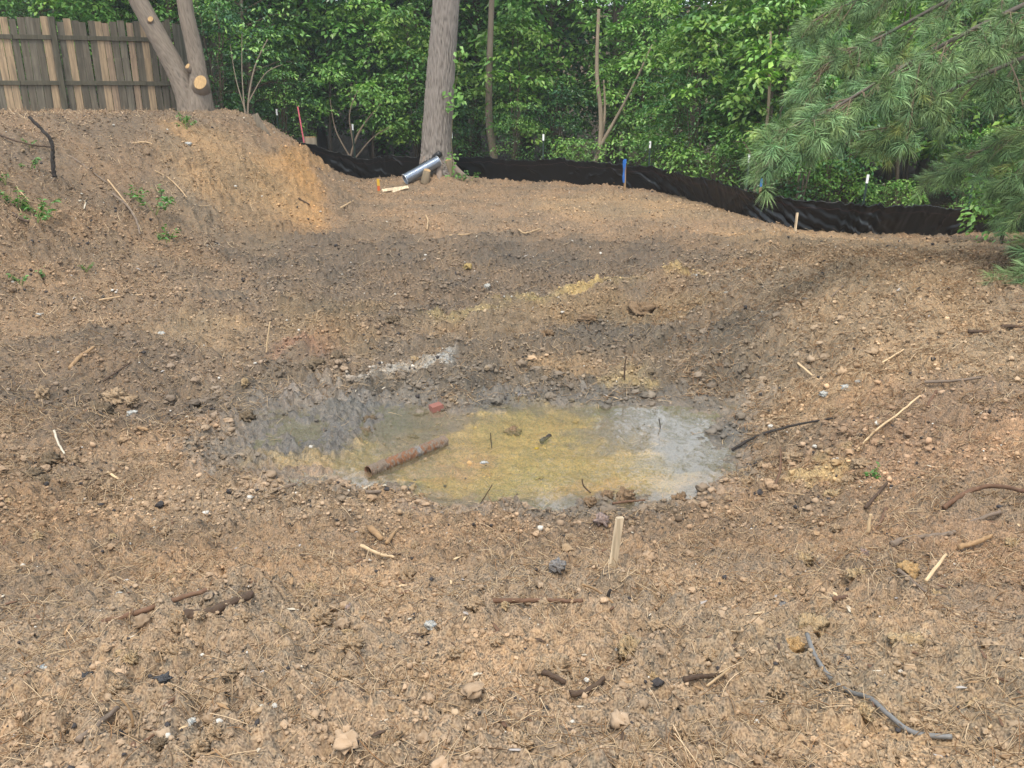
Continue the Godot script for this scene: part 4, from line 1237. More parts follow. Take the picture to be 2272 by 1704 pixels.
func build_trees() -> void:
	rng.seed = 41
	# the big straight trunk in front of the silt fence
	var base := ground3(-1.8, 21.0, -0.05)
	var a := path_radii([Vector3(0, -0.1, 0), Vector3(0.0, 0.12, 0), Vector3(-0.01, 0.5, 0), Vector3(0.08, 1.6, 0), Vector3(0.2, 2.8, 0), Vector3(0.33, 4.0, 0), Vector3(0.5, 6.0, 0), Vector3(0.6, 9.0, 0), Vector3(0.6, 12.0, 0)], [0.6, 0.44, 0.35, 0.325, 0.302, 0.285, 0.26, 0.2, 0.08], 16)
	var big := big_tree("large_tree", base, [a[0]], [a[1]], "thick straight furrowed grey trunk standing in front of the silt fence", [[Vector3(0.5, 7.0, 0), Vector3(-0.6, 9.0, 0.4), 2.6, 12], [Vector3(0.6, 9.0, 0), Vector3(1.0, 11.6, 0), 2.6, 14], [Vector3(0.6, 8.0, 0), Vector3(1.6, 9.4, -1.0), 2.2, 8]], [G_MID, G_BRIGHT, G_DEEP], Color(0.195, 0.17, 0.15), 0.12, 130)
	for r in [[0.2, 0.75], [1.4, 0.6], [2.5, 0.7], [3.7, 0.65], [5.1, 0.75]]:   # root flare
		var dir := Vector3(cos(r[0]), 0, sin(r[0]))
		var e: Vector3 = dir * r[1]
		var tip := ground3(base.x + e.x * 1.15, -(base.z + e.z * 1.15), -0.06) - base
		part("root", tube(spline([Vector3(0, 0.42, 0) + dir * 0.22, dir * 0.42 + Vector3(0, 0.14, 0), tip], 5), [0.15, 0.05], 10, 0.15, Color(0.22, 0.172, 0.14), 0.4, true, 0.4), bark_copy, big)
	# the leaning tree with two trunks and sawn-off limbs beside the board fence
	var tb := ground3(-6.62, 18.6, 0.0)
	var ta := path_radii([Vector3(-0.05, -0.12, 0), Vector3(-0.1, 0.3, 0), Vector3(-0.26, 0.8, 0), Vector3(-0.5, 1.35, 0), Vector3(-0.82, 2.05, 0), Vector3(-1.25, 3.1, 0), Vector3(-1.7, 4.6, 0.1)], [0.3, 0.24, 0.205, 0.19, 0.178, 0.15, 0.1], 10)
	var tc := path_radii([Vector3(0.12, -0.12, 0.05), Vector3(0.16, 0.3, 0.05), Vector3(0.18, 0.75, 0.02), Vector3(0.14, 1.3, 0), Vector3(0.06, 2.05, 0), Vector3(0.04, 3.2, -0.1), Vector3(0.2, 4.8, -0.2)], [0.33, 0.25, 0.175, 0.16, 0.148, 0.13, 0.08], 10)
	var twin := big_tree("twin_trunk_tree", tb, [ta[0], tc[0]], [ta[1], tc[1]], "twin trunked leaning grey tree with freshly sawn limb stubs beside the board fence", [[Vector3(-1.6, 4.3, 0), Vector3(-2.2, 6.2, 0.3), 2.0, 9], [Vector3(0.1, 4.3, 0), Vector3(0.6, 6.4, -0.4), 2.0, 9]], [G_BRIGHT, G_MID, G_YELLOW], Color(0.165, 0.135, 0.108), 0.06, 72)
	for s in [[Vector3(0.2, 0.42, 0.05), Vector3(0.29, 0.61, 0.29), 0.155], [Vector3(0.07, 0.84, 0.1), Vector3(0.03, 0.92, 0.165), 0.065], [Vector3(-0.66, 1.74, 0.1), Vector3(-0.6, 1.8, 0.185), 0.06]]:
		var dir: Vector3 = (s[1] - s[0]).normalized()
		var stub := part("limb_stub", tube([s[0], s[1]], [s[2] * 1.3, s[2]], 18, 0.08, Color(0.15, 0.118, 0.092), 0.4), bark_copy, twin)
		var cut := CylinderMesh.new()
		cut.top_radius = s[2] * 0.93; cut.bottom_radius = s[2] * 0.97; cut.height = 0.014; cut.radial_segments = 20
		part("sawn_face", cut, cut_wood, stub, Transform3D(Basis(Quaternion(Vector3.UP, dir)).scaled_local(Vector3(0.8, 1, 1.16)), (s[1] as Vector3) + dir * 0.004))
	# bare-stemmed trees that show between the foliage
	slim("slim_tree", Vector2(-0.5, 24.2), [Vector3(0, -0.1, 0), Vector3(0.0, 0.5, 0), Vector3(-0.12, 1.4, 0), Vector3(-0.12, 2.4, 0), Vector3(-0.08, 3.4, 0), Vector3(0, 5.0, 0)], 0.125, [], "slim bare brown trunk rising behind the silt fence", Color(0.22, 0.17, 0.125))
	slim("forked_sapling", Vector2(2.08, 22.2), [Vector3(0, -0.1, 0), Vector3(0.02, 0.4, 0), Vector3(0.14, 0.85, 0), Vector3(0.12, 1.7, 0), Vector3(0.0, 2.6, 0), Vector3(0.0, 4.0, 0)], 0.075, [[Vector3(0.13, 0.8, 0), Vector3(0.42, 1.35, 0.1), Vector3(0.9, 2.3, 0.2), Vector3(1.3, 3.2, 0.2)], [Vector3(0.14, 0.9, 0), Vector3(0.24, 1.6, -0.1), Vector3(0.2, 2.4, -0.2)]], "pale forked sapling with bare branches behind the silt fence", Color(0.27, 0.215, 0.155))
	slim("bent_sapling", Vector2(5.1, 18.3), [Vector3(0, -0.1, 0), Vector3(0.05, 0.5, 0), Vector3(0.14, 1.2, 0), Vector3(0.14, 2.2, 0), Vector3(0.05, 3.4, 0)], 0.045, [[Vector3(0.07, 0.7, 0), Vector3(-0.1, 1.0, 0), Vector3(-0.35, 1.35, 0)]], "thin bent sapling stem behind the sagging black fence", Color(0.26, 0.2, 0.14))
	slim("bare_sapling", Vector2(-4.4, 23.4), [Vector3(0, -0.1, 0), Vector3(0.15, 0.6, 0), Vector3(0.45, 1.2, 0), Vector3(1.0, 1.8, 0)], 0.035, [[Vector3(0.1, 0.4, 0), Vector3(-0.25, 1.1, 0), Vector3(-0.35, 1.9, 0)], [Vector3(0.2, 0.7, 0), Vector3(0.15, 1.5, 0.1), Vector3(0.4, 2.1, 0.1)], [Vector3(0.05, 0.2, 0), Vector3(0.7, 0.9, 0.1), Vector3(1.2, 1.2, 0.2)]], "bare grey brown branching sapling beside the pink stake", Color(0.24, 0.18, 0.13))
	slim("bare_shrub", Vector2(-5.75, 19.3), [Vector3(0, -0.1, 0), Vector3(0.1, 0.5, 0), Vector3(0.3, 1.1, 0), Vector3(0.6, 1.6, 0)], 0.022, [[Vector3(0, 0.1, 0), Vector3(-0.15, 0.8, 0), Vector3(-0.2, 1.5, 0)], [Vector3(0.05, 0.3, 0), Vector3(0.5, 0.9, 0.1), Vector3(0.9, 1.1, 0.1)], [Vector3(0, 0.1, 0.1), Vector3(0.02, 0.9, 0.1), Vector3(0.1, 1.7, 0.1)]], "bare pale twiggy shrub right beside the twin trunked tree", Color(0.26, 0.21, 0.16))

func slim(called: String, at: Vector2, stem: Array, r: float, forks: Array, label: String, bark: Color) -> void:
	var o := thing(called, ground3(at.x, at.y), label, "tree")
	part("trunk", tube(spline(stem, 6), [r, r * 0.55], 12, 0.12, bark, 0.35, true, 0.5), bark_copy, o)
	for f in forks: part("branch", tube(spline(f, 6), [r * 0.7, r * 0.25], 8, 0.1, bark, 0.3, true, 0.5), bark_copy, o)
	var L := Leaves.new()
	var ends := [stem[-1]]
	for f in forks: ends.append(f[-1])
	for e in ends:
		for q in 7: spray(L, (e as Vector3) + rdir() * 0.5 + Vector3(0, 0.25, 0), rdir(), 0.4, 26 if r > 0.03 else 7, 0.11, [G_BRIGHT, G_MID][q % 2], 0.4)
	part("crown", L.mesh(), leaf_material(0.42, Color(0.5, 0.7, 0.25)), o)

# ------------------------------------------------------------------ pine
func tuft_mesh() -> ArrayMesh:
	var v := PackedVector3Array(); var n := PackedVector3Array(); var c := PackedColorArray()
	for i in 70:
		var a := rng.randf() * TAU
		var t := rng.randf()
		var root := Vector3(0, 0, t * 0.07)
		var open := lerpf(1.25, 0.35, t) + rng.randf_range(-0.15, 0.15)
		var dir := Vector3(sin(open) * cos(a), sin(open) * sin(a), cos(open)).normalized()
		var l := rng.randf_range(0.11, 0.17)
		var side := dir.cross(rdir()).normalized() * 0.0012
		var tip := root + dir * l + Vector3(0, -0.022, 0)
		var mid := root + dir * l * 0.55 + Vector3(0, -0.004, 0)
		var nn := side.cross(dir).normalized()
		if nn.dot(Vector3(cos(a), sin(a), 0)) < 0: nn = -nn
		var f := rng.randf_range(0.75, 1.25)
		var col := Color(0.2 * f, 0.355 * f, 0.165 * f)
		for q in [root + side, root - side, mid + side, mid + side, root - side, mid - side, mid + side, mid - side, tip]:
			v.append(q); n.append(nn); c.append(col)
	var m := ArrayMesh.new()
	m.add_surface_from_arrays(Mesh.PRIMITIVE_TRIANGLES, arrays(v, n, PackedInt32Array(), c))
	return m

func build_pine() -> void:
	rng.seed = 77
	var foot := ground3(7.6, 9.6, -0.05)
	var o := thing("pine_tree", foot, "long needled pine with drooping blue green boughs hanging over the bank", "pine tree")
	var a := path_radii([Vector3(0, -0.1, 0), Vector3(0.03, 1.5, 0), Vector3(0, 4.0, 0), Vector3(-0.05, 8.0, 0), Vector3(0, 11.0, 0)], [0.25, 0.19, 0.16, 0.1, 0.03], 8)
	part("trunk", tube(a[0], a[1], 20, 0.14, Color(0.14, 0.095, 0.07), 0.5, true, 0.4), bark_copy, o)
	var tuft := tuft_mesh()
	var xf := []; var cols := PackedColorArray()
	var limbs := [   # world points; the first three reach out over the bank
		[Vector3(7.6, 4.3, -9.6), Vector3(6.2, 3.95, -9.0), Vector3(4.75, 3.39, -8.6), Vector3(3.73, 2.93, -8.3), Vector3(2.9, 2.52, -7.9), Vector3(2.4, 2.3, -7.8)],
		[Vector3(7.6, 3.4, -9.6), Vector3(6.4, 3.35, -9.3), Vector3(5.2, 3.0, -9.0), Vector3(4.2, 2.62, -8.7), Vector3(3.6, 2.3, -8.5)],
		[Vector3(7.6, 2.9, -9.6), Vector3(6.5, 2.75, -9.0), Vector3(5.8, 2.55, -8.6), Vector3(5.2, 2.3, -8.4)],
		[Vector3(7.6, 5.0, -9.6), Vector3(6.6, 4.9, -10.2), Vector3(5.4, 4.3, -10.6), Vector3(4.4, 3.8, -10.8), Vector3(3.7, 3.5, -11.0)],
		[Vector3(7.6, 2.1, -9.6), Vector3(6.9, 2.05, -9.0), Vector3(6.2, 1.85, -8.6), Vector3(5.6, 1.5, -8.3)],
		[Vector3(7.6, 3.7, -9.6), Vector3(6.7, 3.7, -10.2), Vector3(5.9, 3.3, -10.8), Vector3(5.2, 2.8, -11.2)],
		[Vector3(7.6, 1.7, -9.6), Vector3(7.1, 1.65, -9.1), Vector3(6.6, 1.4, -8.8), Vector3(6.1, 1.15, -8.6)],
		[Vector3(7.6, 2.6, -9.6), Vector3(6.9, 2.6, -10.2), Vector3(6.1, 2.2, -10.6), Vector3(5.6, 1.8, -10.9)],
		[Vector3(7.6, 4.6, -9.6), Vector3(6.8, 4.5, -8.7), Vector3(6.0, 4.1, -8.0), Vector3(5.2, 3.7, -7.6)],
		[Vector3(7.6, 1.3, -9.6), Vector3(7.1, 1.25, -8.9), Vector3(6.2, 1.15, -8.3), Vector3(5.1, 0.98, -7.9)],
		[Vector3(7.6, 4.2, -9.6), Vector3(6.4, 4.1, -9.8), Vector3(5.0, 3.7, -9.9), Vector3(4.0, 3.2, -9.9), Vector3(3.4, 2.9, -9.9)],
		[Vector3(7.6, 2.3, -9.6), Vector3(6.6, 2.3, -9.5), Vector3(6.0, 2.1, -9.4), Vector3(5.5, 1.75, -9.3)],
		[Vector3(7.6, 1.5, -9.6), Vector3(6.9, 1.5, -9.0), Vector3(6.1, 1.3, -8.6), Vector3(5.4, 1.05, -8.3)],
		[Vector3(7.6, 2.0, -9.6), Vector3(6.8, 2.0, -9.2), Vector3(6.0, 1.85, -8.9), Vector3(5.3, 1.6, -8.6)],
		[Vector3(7.6, 5.6, -9.6), Vector3(6.5, 5.6, -9.2), Vector3(5.2, 5.1, -9.0), Vector3(4.0, 4.6, -8.9)],
	]
	for k in 16:   # the rest of the whorls, round the other sides and above
		var h := 1.6 + k * 0.55
		var ang := k * 2.2 + 3.6
		var len := 3.4 * (1.0 - h / 13.0)
		var dir := Vector3(cos(ang), 0, sin(ang))
		if dir.x < -0.3 and h < 5.5: dir.x = -dir.x
		limbs.append([Vector3(7.6, h, -9.6), Vector3(7.6, h + 0.1, -9.6) + dir * len * 0.4, Vector3(7.6, h - 0.2, -9.6) + dir * len * 0.75, Vector3(7.6, h - 0.5, -9.6) + dir * len])
	var li := 0
	for l in limbs:
		var path := spline(l, 7)
		for i in path.size(): path[i] = (path[i] as Vector3) - foot
		var v := PackedVector3Array(); var idx := PackedInt32Array(); var c := PackedColorArray()
		tube_into(v, idx, c, path, [0.042 if li != 0 else 0.036, 0.006], 7, 0.12, Color(0.1, 0.085, 0.072), 0.3, true, 0.6)
		var n := path.size()
		var start := int(n * 0.22)
		for i in range(start, n):
			var dir: Vector3 = ((path[mini(i + 1, n - 1)] as Vector3) - (path[maxi(i - 1, 0)] as Vector3)).normalized()
			var t := float(i) / n
			var twigs := 2 if li < 15 else 1
			for s in twigs:
				var sideways := dir.cross(Vector3.UP).normalized() * (1.0 if (i + s) % 2 == 0 else -1.0)
				var td := (dir * rng.randf_range(0.3, 1.2) + sideways * rng.randf_range(0.1, 1.0) + Vector3(0, rng.randf_range(-0.9, 0.3), 0)).normalized()
				if rng.randf() < 0.25: continue
				var tl := rng.randf_range(0.25, 1.05) * lerpf(1.0, 0.45, t)
				var r0: Vector3 = path[i]
				var e := r0 + td * tl + Vector3(0, -0.16 * tl, 0)
				var m := r0.lerp(e, 0.5) + Vector3(0, 0.05, 0)
				tube_into(v, idx, c, [r0, m, e], [0.009, 0.003], 5, 0.0, Color(0.16, 0.12, 0.085), 0.2, false)
				var cnt := int(4 + tl * 13.0)
				for q in cnt:
					var f := lerpf(0.3, 1.0, float(q) / maxf(1, cnt - 1))
					var p := r0.lerp(m, f * 2.0) if f < 0.5 else m.lerp(e, f * 2.0 - 1.0)
					var od := (td + rdir() * 0.75 + Vector3(0, -0.15, 0)).normalized()
					if q < cnt - 1:   # a short side shoot carries this tuft
						var tipp := p + od * rng.randf_range(0.06, 0.2)
						tube_into(v, idx, c, [p, tipp], [0.003, 0.002], 4, 0.0, Color(0.2, 0.16, 0.1), 0.2, false)
						p = tipp
					var sc := rng.randf_range(0.75, 1.2)
					xf.append(Transform3D(Basis.looking_at(-od, Vector3.UP if absf(od.y) < 0.95 else Vector3.RIGHT).scaled(Vector3.ONE * sc), p))
					var g := rng.randf_range(0.7, 1.5)
					var warm := rng.randf_range(0.0, 0.3)
					if rng.randf() < 0.04: warm = 0.6
					cols.append(Color(g * (1.0 + warm), g, g * (1.0 - warm * 0.6)))
		part("bough", smooth_mesh(v, idx, c), bark_copy, o)
		li += 1
	var mm := MultiMesh.new()
	mm.transform_format = MultiMesh.TRANSFORM_3D
	mm.use_colors = true
	mm.mesh = tuft
	mm.instance_count = xf.size()
	for i in xf.size():
		mm.set_instance_transform(i, xf[i]); mm.set_instance_color(i, cols[i])
	var mi := MultiMeshInstance3D.new()
	mi.multimesh = mm
	mi.material_override = leaf_material(0.5, Color(0.25, 0.35, 0.2))
	mi.name = "needles"
	mi.set_meta("kind", "stuff")
	o.add_child(mi)
	print("pine tufts ", xf.size())

# ------------------------------------------------------------------ fences
var cut_wood: StandardMaterial3D

func wood_material(c: Color, rough: float, seed_: int) -> StandardMaterial3D:
	# grain runs along y
	var f := FastNoiseLite.new(); noise(f, seed_, 0.03, 4)
	var img := Image.create(128, 256, false, Image.FORMAT_RGB8)
	for y in 256:
		for x in 128:
			var g := 0.84 + 0.3 * f.get_noise_2d(x * 2.2, y * 0.16) + 0.14 * f.get_noise_2d(x * 9.0, y * 0.7 + 300.0)
			g = clampf(g, 0.25, 1.0)
			img.set_pixel(x, y, Color(g, g * 0.985, g * 0.96))
	var m := StandardMaterial3D.new()
	m.albedo_color = srgb(c)
	m.albedo_texture = ImageTexture.create_from_image(img)
	m.uv1_triplanar = true
	m.uv1_world_triplanar = true
	m.uv1_scale = Vector3(2.3, 0.9, 2.3)
	m.roughness = rough
	return m

const FRESH := [31, 32, 37, 40, 44, 45, 48, 50, 24, 12]   # boards replaced with new wood

func build_board_fence() -> void:
	rng.seed = 12
	var greys := [wood_material(Color(0.15, 0.13, 0.1), 0.9, 31), wood_material(Color(0.12, 0.105, 0.08), 0.9, 32), wood_material(Color(0.17, 0.152, 0.12), 0.9, 33)]
	var fresh := wood_material(Color(0.38, 0.28, 0.18), 0.75, 34)
	var fresh2 := wood_material(Color(0.33, 0.24, 0.165), 0.75, 36)
	var dark := wood_material(Color(0.1, 0.092, 0.066), 0.9, 35)
	var a := Vector2(-14.6, 16.9); var b := Vector2(-7.25, 19.6)
	var dir := (b - a).normalized()
	var len := a.distance_to(b)
	var o := thing("board_fence", Vector3(a.x, 0, -a.y), "weathered grey board fence patched with fresh tan boards on top of the mound", "fence")
	var yaw := atan2(dir.y, dir.x)
	var turn := Basis(Vector3.UP, yaw)
	var picket := board(0.138, 1.86, 0.018, 0.003)
	var picket2 := board(0.128, 1.82, 0.018, 0.003)
	var n := int(len / 0.144)
	var fresh_at := {}
	for w in FRESH: fresh_at[w] = true
	var base_y := 2.2
	for i in n:
		var s := i * 0.144 + 0.07
		var x := a.x + dir.x * s; var d := a.y + dir.y * s
		var m: Material = greys[rng.randi() % 3]
		if fresh_at.has(i): m = fresh2 if i % 3 == 0 else fresh
		var lean := Basis(Vector3(0, 0, 1), rng.randf_range(-0.012, 0.012))
		var y := ground(x, d) - 0.05 + rng.randf_range(-0.015, 0.015)
		y = lerpf(base_y, y, 0.6)
		part("picket", picket if i % 3 else picket2, m, o, Transform3D(turn * lean, Vector3(x - a.x, y, -(d - a.y))))
	for k in 2:   # rails on the near side, in bays between the posts
		var s := 0.0
		while s < len - 0.3:
			var l := minf(2.4, len - s)
			var rail := board(0.088, l - 0.01, 0.038, 0.004)
			var up := base_y + ([0.62, 1.5][k] as float) + 0.01 * sin(s * 3.0)
			var b0 := turn * Basis(Vector3(0, 0, 1), -PI / 2)
			var near := turn * Vector3(0, 0, 0.031)
			part("rail", rail, dark, o, Transform3D(b0, Vector3(dir.x * s, up, -dir.y * s) + near))
			s += 2.4
	for s in [0.8, 3.2, 5.56, 7.75]:   # posts
		var near := turn * Vector3(0, 0, 0.085)
		part("post", board(0.095, 2.0, 0.07, 0.006), dark, o, Transform3D(turn, Vector3(dir.x * s, base_y - 0.1, -dir.y * s) + near))
	# the return at the corner, running away
	var r_turn := Basis(Vector3.UP, yaw + 1.25)
	var rd := Vector2(cos(yaw + 1.25), sin(yaw + 1.25))
	for i in 22:
		var s := i * 0.144 + 0.1
		part("picket", picket, greys[rng.randi() % 3], o, Transform3D(r_turn, Vector3(b.x - a.x + rd.x * s, base_y - 0.02, -(b.y - a.y + rd.y * s))))

func build_silt_fence() -> void:
	rng.seed = 19
	var wob := FastNoiseLite.new(); noise(wob, 8, 1.4, 3)
	var o := thing("silt_fence", Vector3.ZERO, "black plastic silt fence with sagging wrinkled sheeting along the edge of the woods", "silt fence")
	var pts := []
	for p in FENCE: pts.append(Vector3(p.x, 0, p.y))
	pts.append(Vector3(9.9, 0, 16.35)); pts.append(Vector3(10.6, 0, 16.9)); pts.append(Vector3(12.0, 0, 18.2))
	var path := spline(pts, 46)
	var rows := 20
	var tops := []
	var v := PackedVector3Array(); var idx := PackedInt32Array()
	var along := 0.0
	for i in path.size():
		var p: Vector3 = path[i]
		if i > 0: along += p.distance_to(path[i - 1])
		var dir := ((path[mini(i + 1, path.size() - 1)] as Vector3) - (path[maxi(i - 1, 0)] as Vector3)).normalized()
		var nrm := Vector3(dir.z, 0, -dir.x)      # sideways, in (x, d)
		var y0 := ground(p.x, p.z) - 0.06
		var bay := fposmod(along, 2.3) / 2.3
		var sag := 0.05 * sin(bay * PI) + 0.02 * wob.get_noise_2d(along * 2.0, 3.0)
		var h := 0.62 - sag
		if p.x > 9.3: h += 0.08 * sin((p.x - 9.3) * 3.0)
		for r in rows + 1:
			var t := float(r) / rows
			# tension folds fan out from the post tops, and the sheet bellies between the posts
			var slack := sin(t * PI * 0.9)
			var diag := along * 1.3 + (1.0 - t) * (0.9 if bay < 0.5 else -0.9) + 0.5 * wob.get_noise_2d(along * 0.6, t * 0.5)
			var crease := pow(1.0 - absf(sin(diag * 4.0)), 5.0)
			var fold := 0.05 * crease * (0.25 + slack) * (0.5 + wob.get_noise_2d(along * 0.4, 9.0))
			var strong := smoothstep(4.3, 4.7, p.x) * (1 - smoothstep(6.3, 7.2, p.x))
			fold += 0.03 * strong * sin((along + 1.15 * t) * 16.0 + 1.6 * wob.get_noise_2d(along * 0.8, t * 0.8)) * smoothstep(0.0, 0.12, t) * (1.0 - 0.6 * t)
			var fan_fold := smoothstep(2.9, 3.2, p.x) * (1 - smoothstep(3.7, 4.2, p.x)) + smoothstep(-5.0, -4.6, p.x) * (1 - smoothstep(-4.0, -3.4, p.x))
			fold += 0.022 * fan_fold * sin((along * 0.7 + 0.9 * t) * 14.0) * slack
			var off := fold + 0.035 * slack * wob.get_noise_2d(along * 0.45, t * 0.5 + 40.0) - 0.03 * sin(bay * PI) * slack
			off += 0.19 * t
			v.append(Vector3(p.x + nrm.x * off, y0 + h * t, -(p.z + nrm.z * off)))
			if r == rows: tops.append(Vector3(p.x + nrm.x * off, y0 + h, -(p.z + nrm.z * off)))
	for i in path.size() - 1:
		for r in rows:
			var a := i * (rows + 1) + r
			idx.append_array([a, a + rows + 1, a + 1, a + 1, a + rows + 1, a + rows + 2])
	var black := StandardMaterial3D.new()
	black.albedo_color = srgb(Color(0.006, 0.006, 0.007))
	black.roughness = 0.3
	black.metallic_specular = 0.42
	part("sheeting", smooth_mesh(v, idx), black, o)
	part("top_hem", tube(tops, [0.012], 6), black, o)
	var cord := []
	for i in range(0, tops.size(), 2): cord.append((tops[i] as Vector3) + Vector3(0, -0.11, 0.03))
	part("seam_cord", tube(cord, [0.0022], 4), mat(Color(0.06, 0.022, 0.02), 0.8), o)
	# steel posts with white tips
	var spots := [[-6.0, 22.85, 2.23, "nearest the mound"], [-4.1, 22.95, 1.86, ""], [-1.56, 22.5, 1.68, ""], [0.76, 21.5, 1.67, ""], [3.14, 20.0, 1.58, ""], [4.64, 17.2, 1.47, ""], [6.37, 15.7, 1.22, ""], [8.9, 16.8, 1.1, ""]]
	var text := ["dark steel post with white tip where the silt fence meets the mound", "dark steel post with white tip between mound and big trunk", "dark steel post with white tip just behind the big trunk", "dark steel post with white tip right of the slim bare trunk", "dark steel post with white tip above the blue stake", "dark steel post with white tip beside the bent sapling", "dark steel post with white tip behind the most wrinkled sheeting", "dark steel post with white tip under the pine boughs"]
	for i in spots.size():
		var s: Array = spots[i]
		var g := ground3(s[0], s[1], -0.1)
		var t := thing("steel_post", g, text[i], "post", "steel posts along the silt fence")
		t.rotation = Vector3(rng.randf_range(-0.03, 0.03), rng.randf_range(-0.6, 0.6), rng.randf_range(-0.04, 0.04))
		var h: float = s[2] - g.y
		var st := SurfaceTool.new()
		st.begin(Mesh.PRIMITIVE_TRIANGLES)
		st.append_from(board(0.04, h - 0.13, 0.007, 0.001), 0, Transform3D())
		st.append_from(board(0.007, h - 0.13, 0.036, 0.001), 0, Transform3D(Basis(), Vector3(0, 0, -0.02)))
		for k in 8: st.append_from(board(0.012, 0.012, 0.012, 0.001), 0, Transform3D(Basis(), Vector3(0, 0.2 + k * (h - 0.4) / 8.0, 0.007)))
		part("shaft", st.commit(), mat(Color(0.02, 0.04, 0.03), 0.6), t)
		var tip := SurfaceTool.new()
		tip.begin(Mesh.PRIMITIVE_TRIANGLES)
		tip.append_from(board(0.044, 0.15, 0.01, 0.001), 0, Transform3D(Basis(), Vector3(0, h - 0.13, 0)))
		tip.append_from(board(0.01, 0.15, 0.038, 0.001), 0, Transform3D(Basis(), Vector3(0, h - 0.13, -0.02)))
		part("white_tip", tip.commit(), mat(Color(0.82, 0.82, 0.82), 0.5), t)

# ------------------------------------------------------------------ man-made bits
func stake(called: String, at: Vector3, h: float, w: float, t: float, tilt: Vector3, m: Material, label: String) -> Node3D:
	var o := thing(called, at - Vector3(0, 0.06, 0), label, "stake")
	o.rotation = tilt
	part("stick", board(w, h + 0.06, t, 0.002), m, o)
	return o

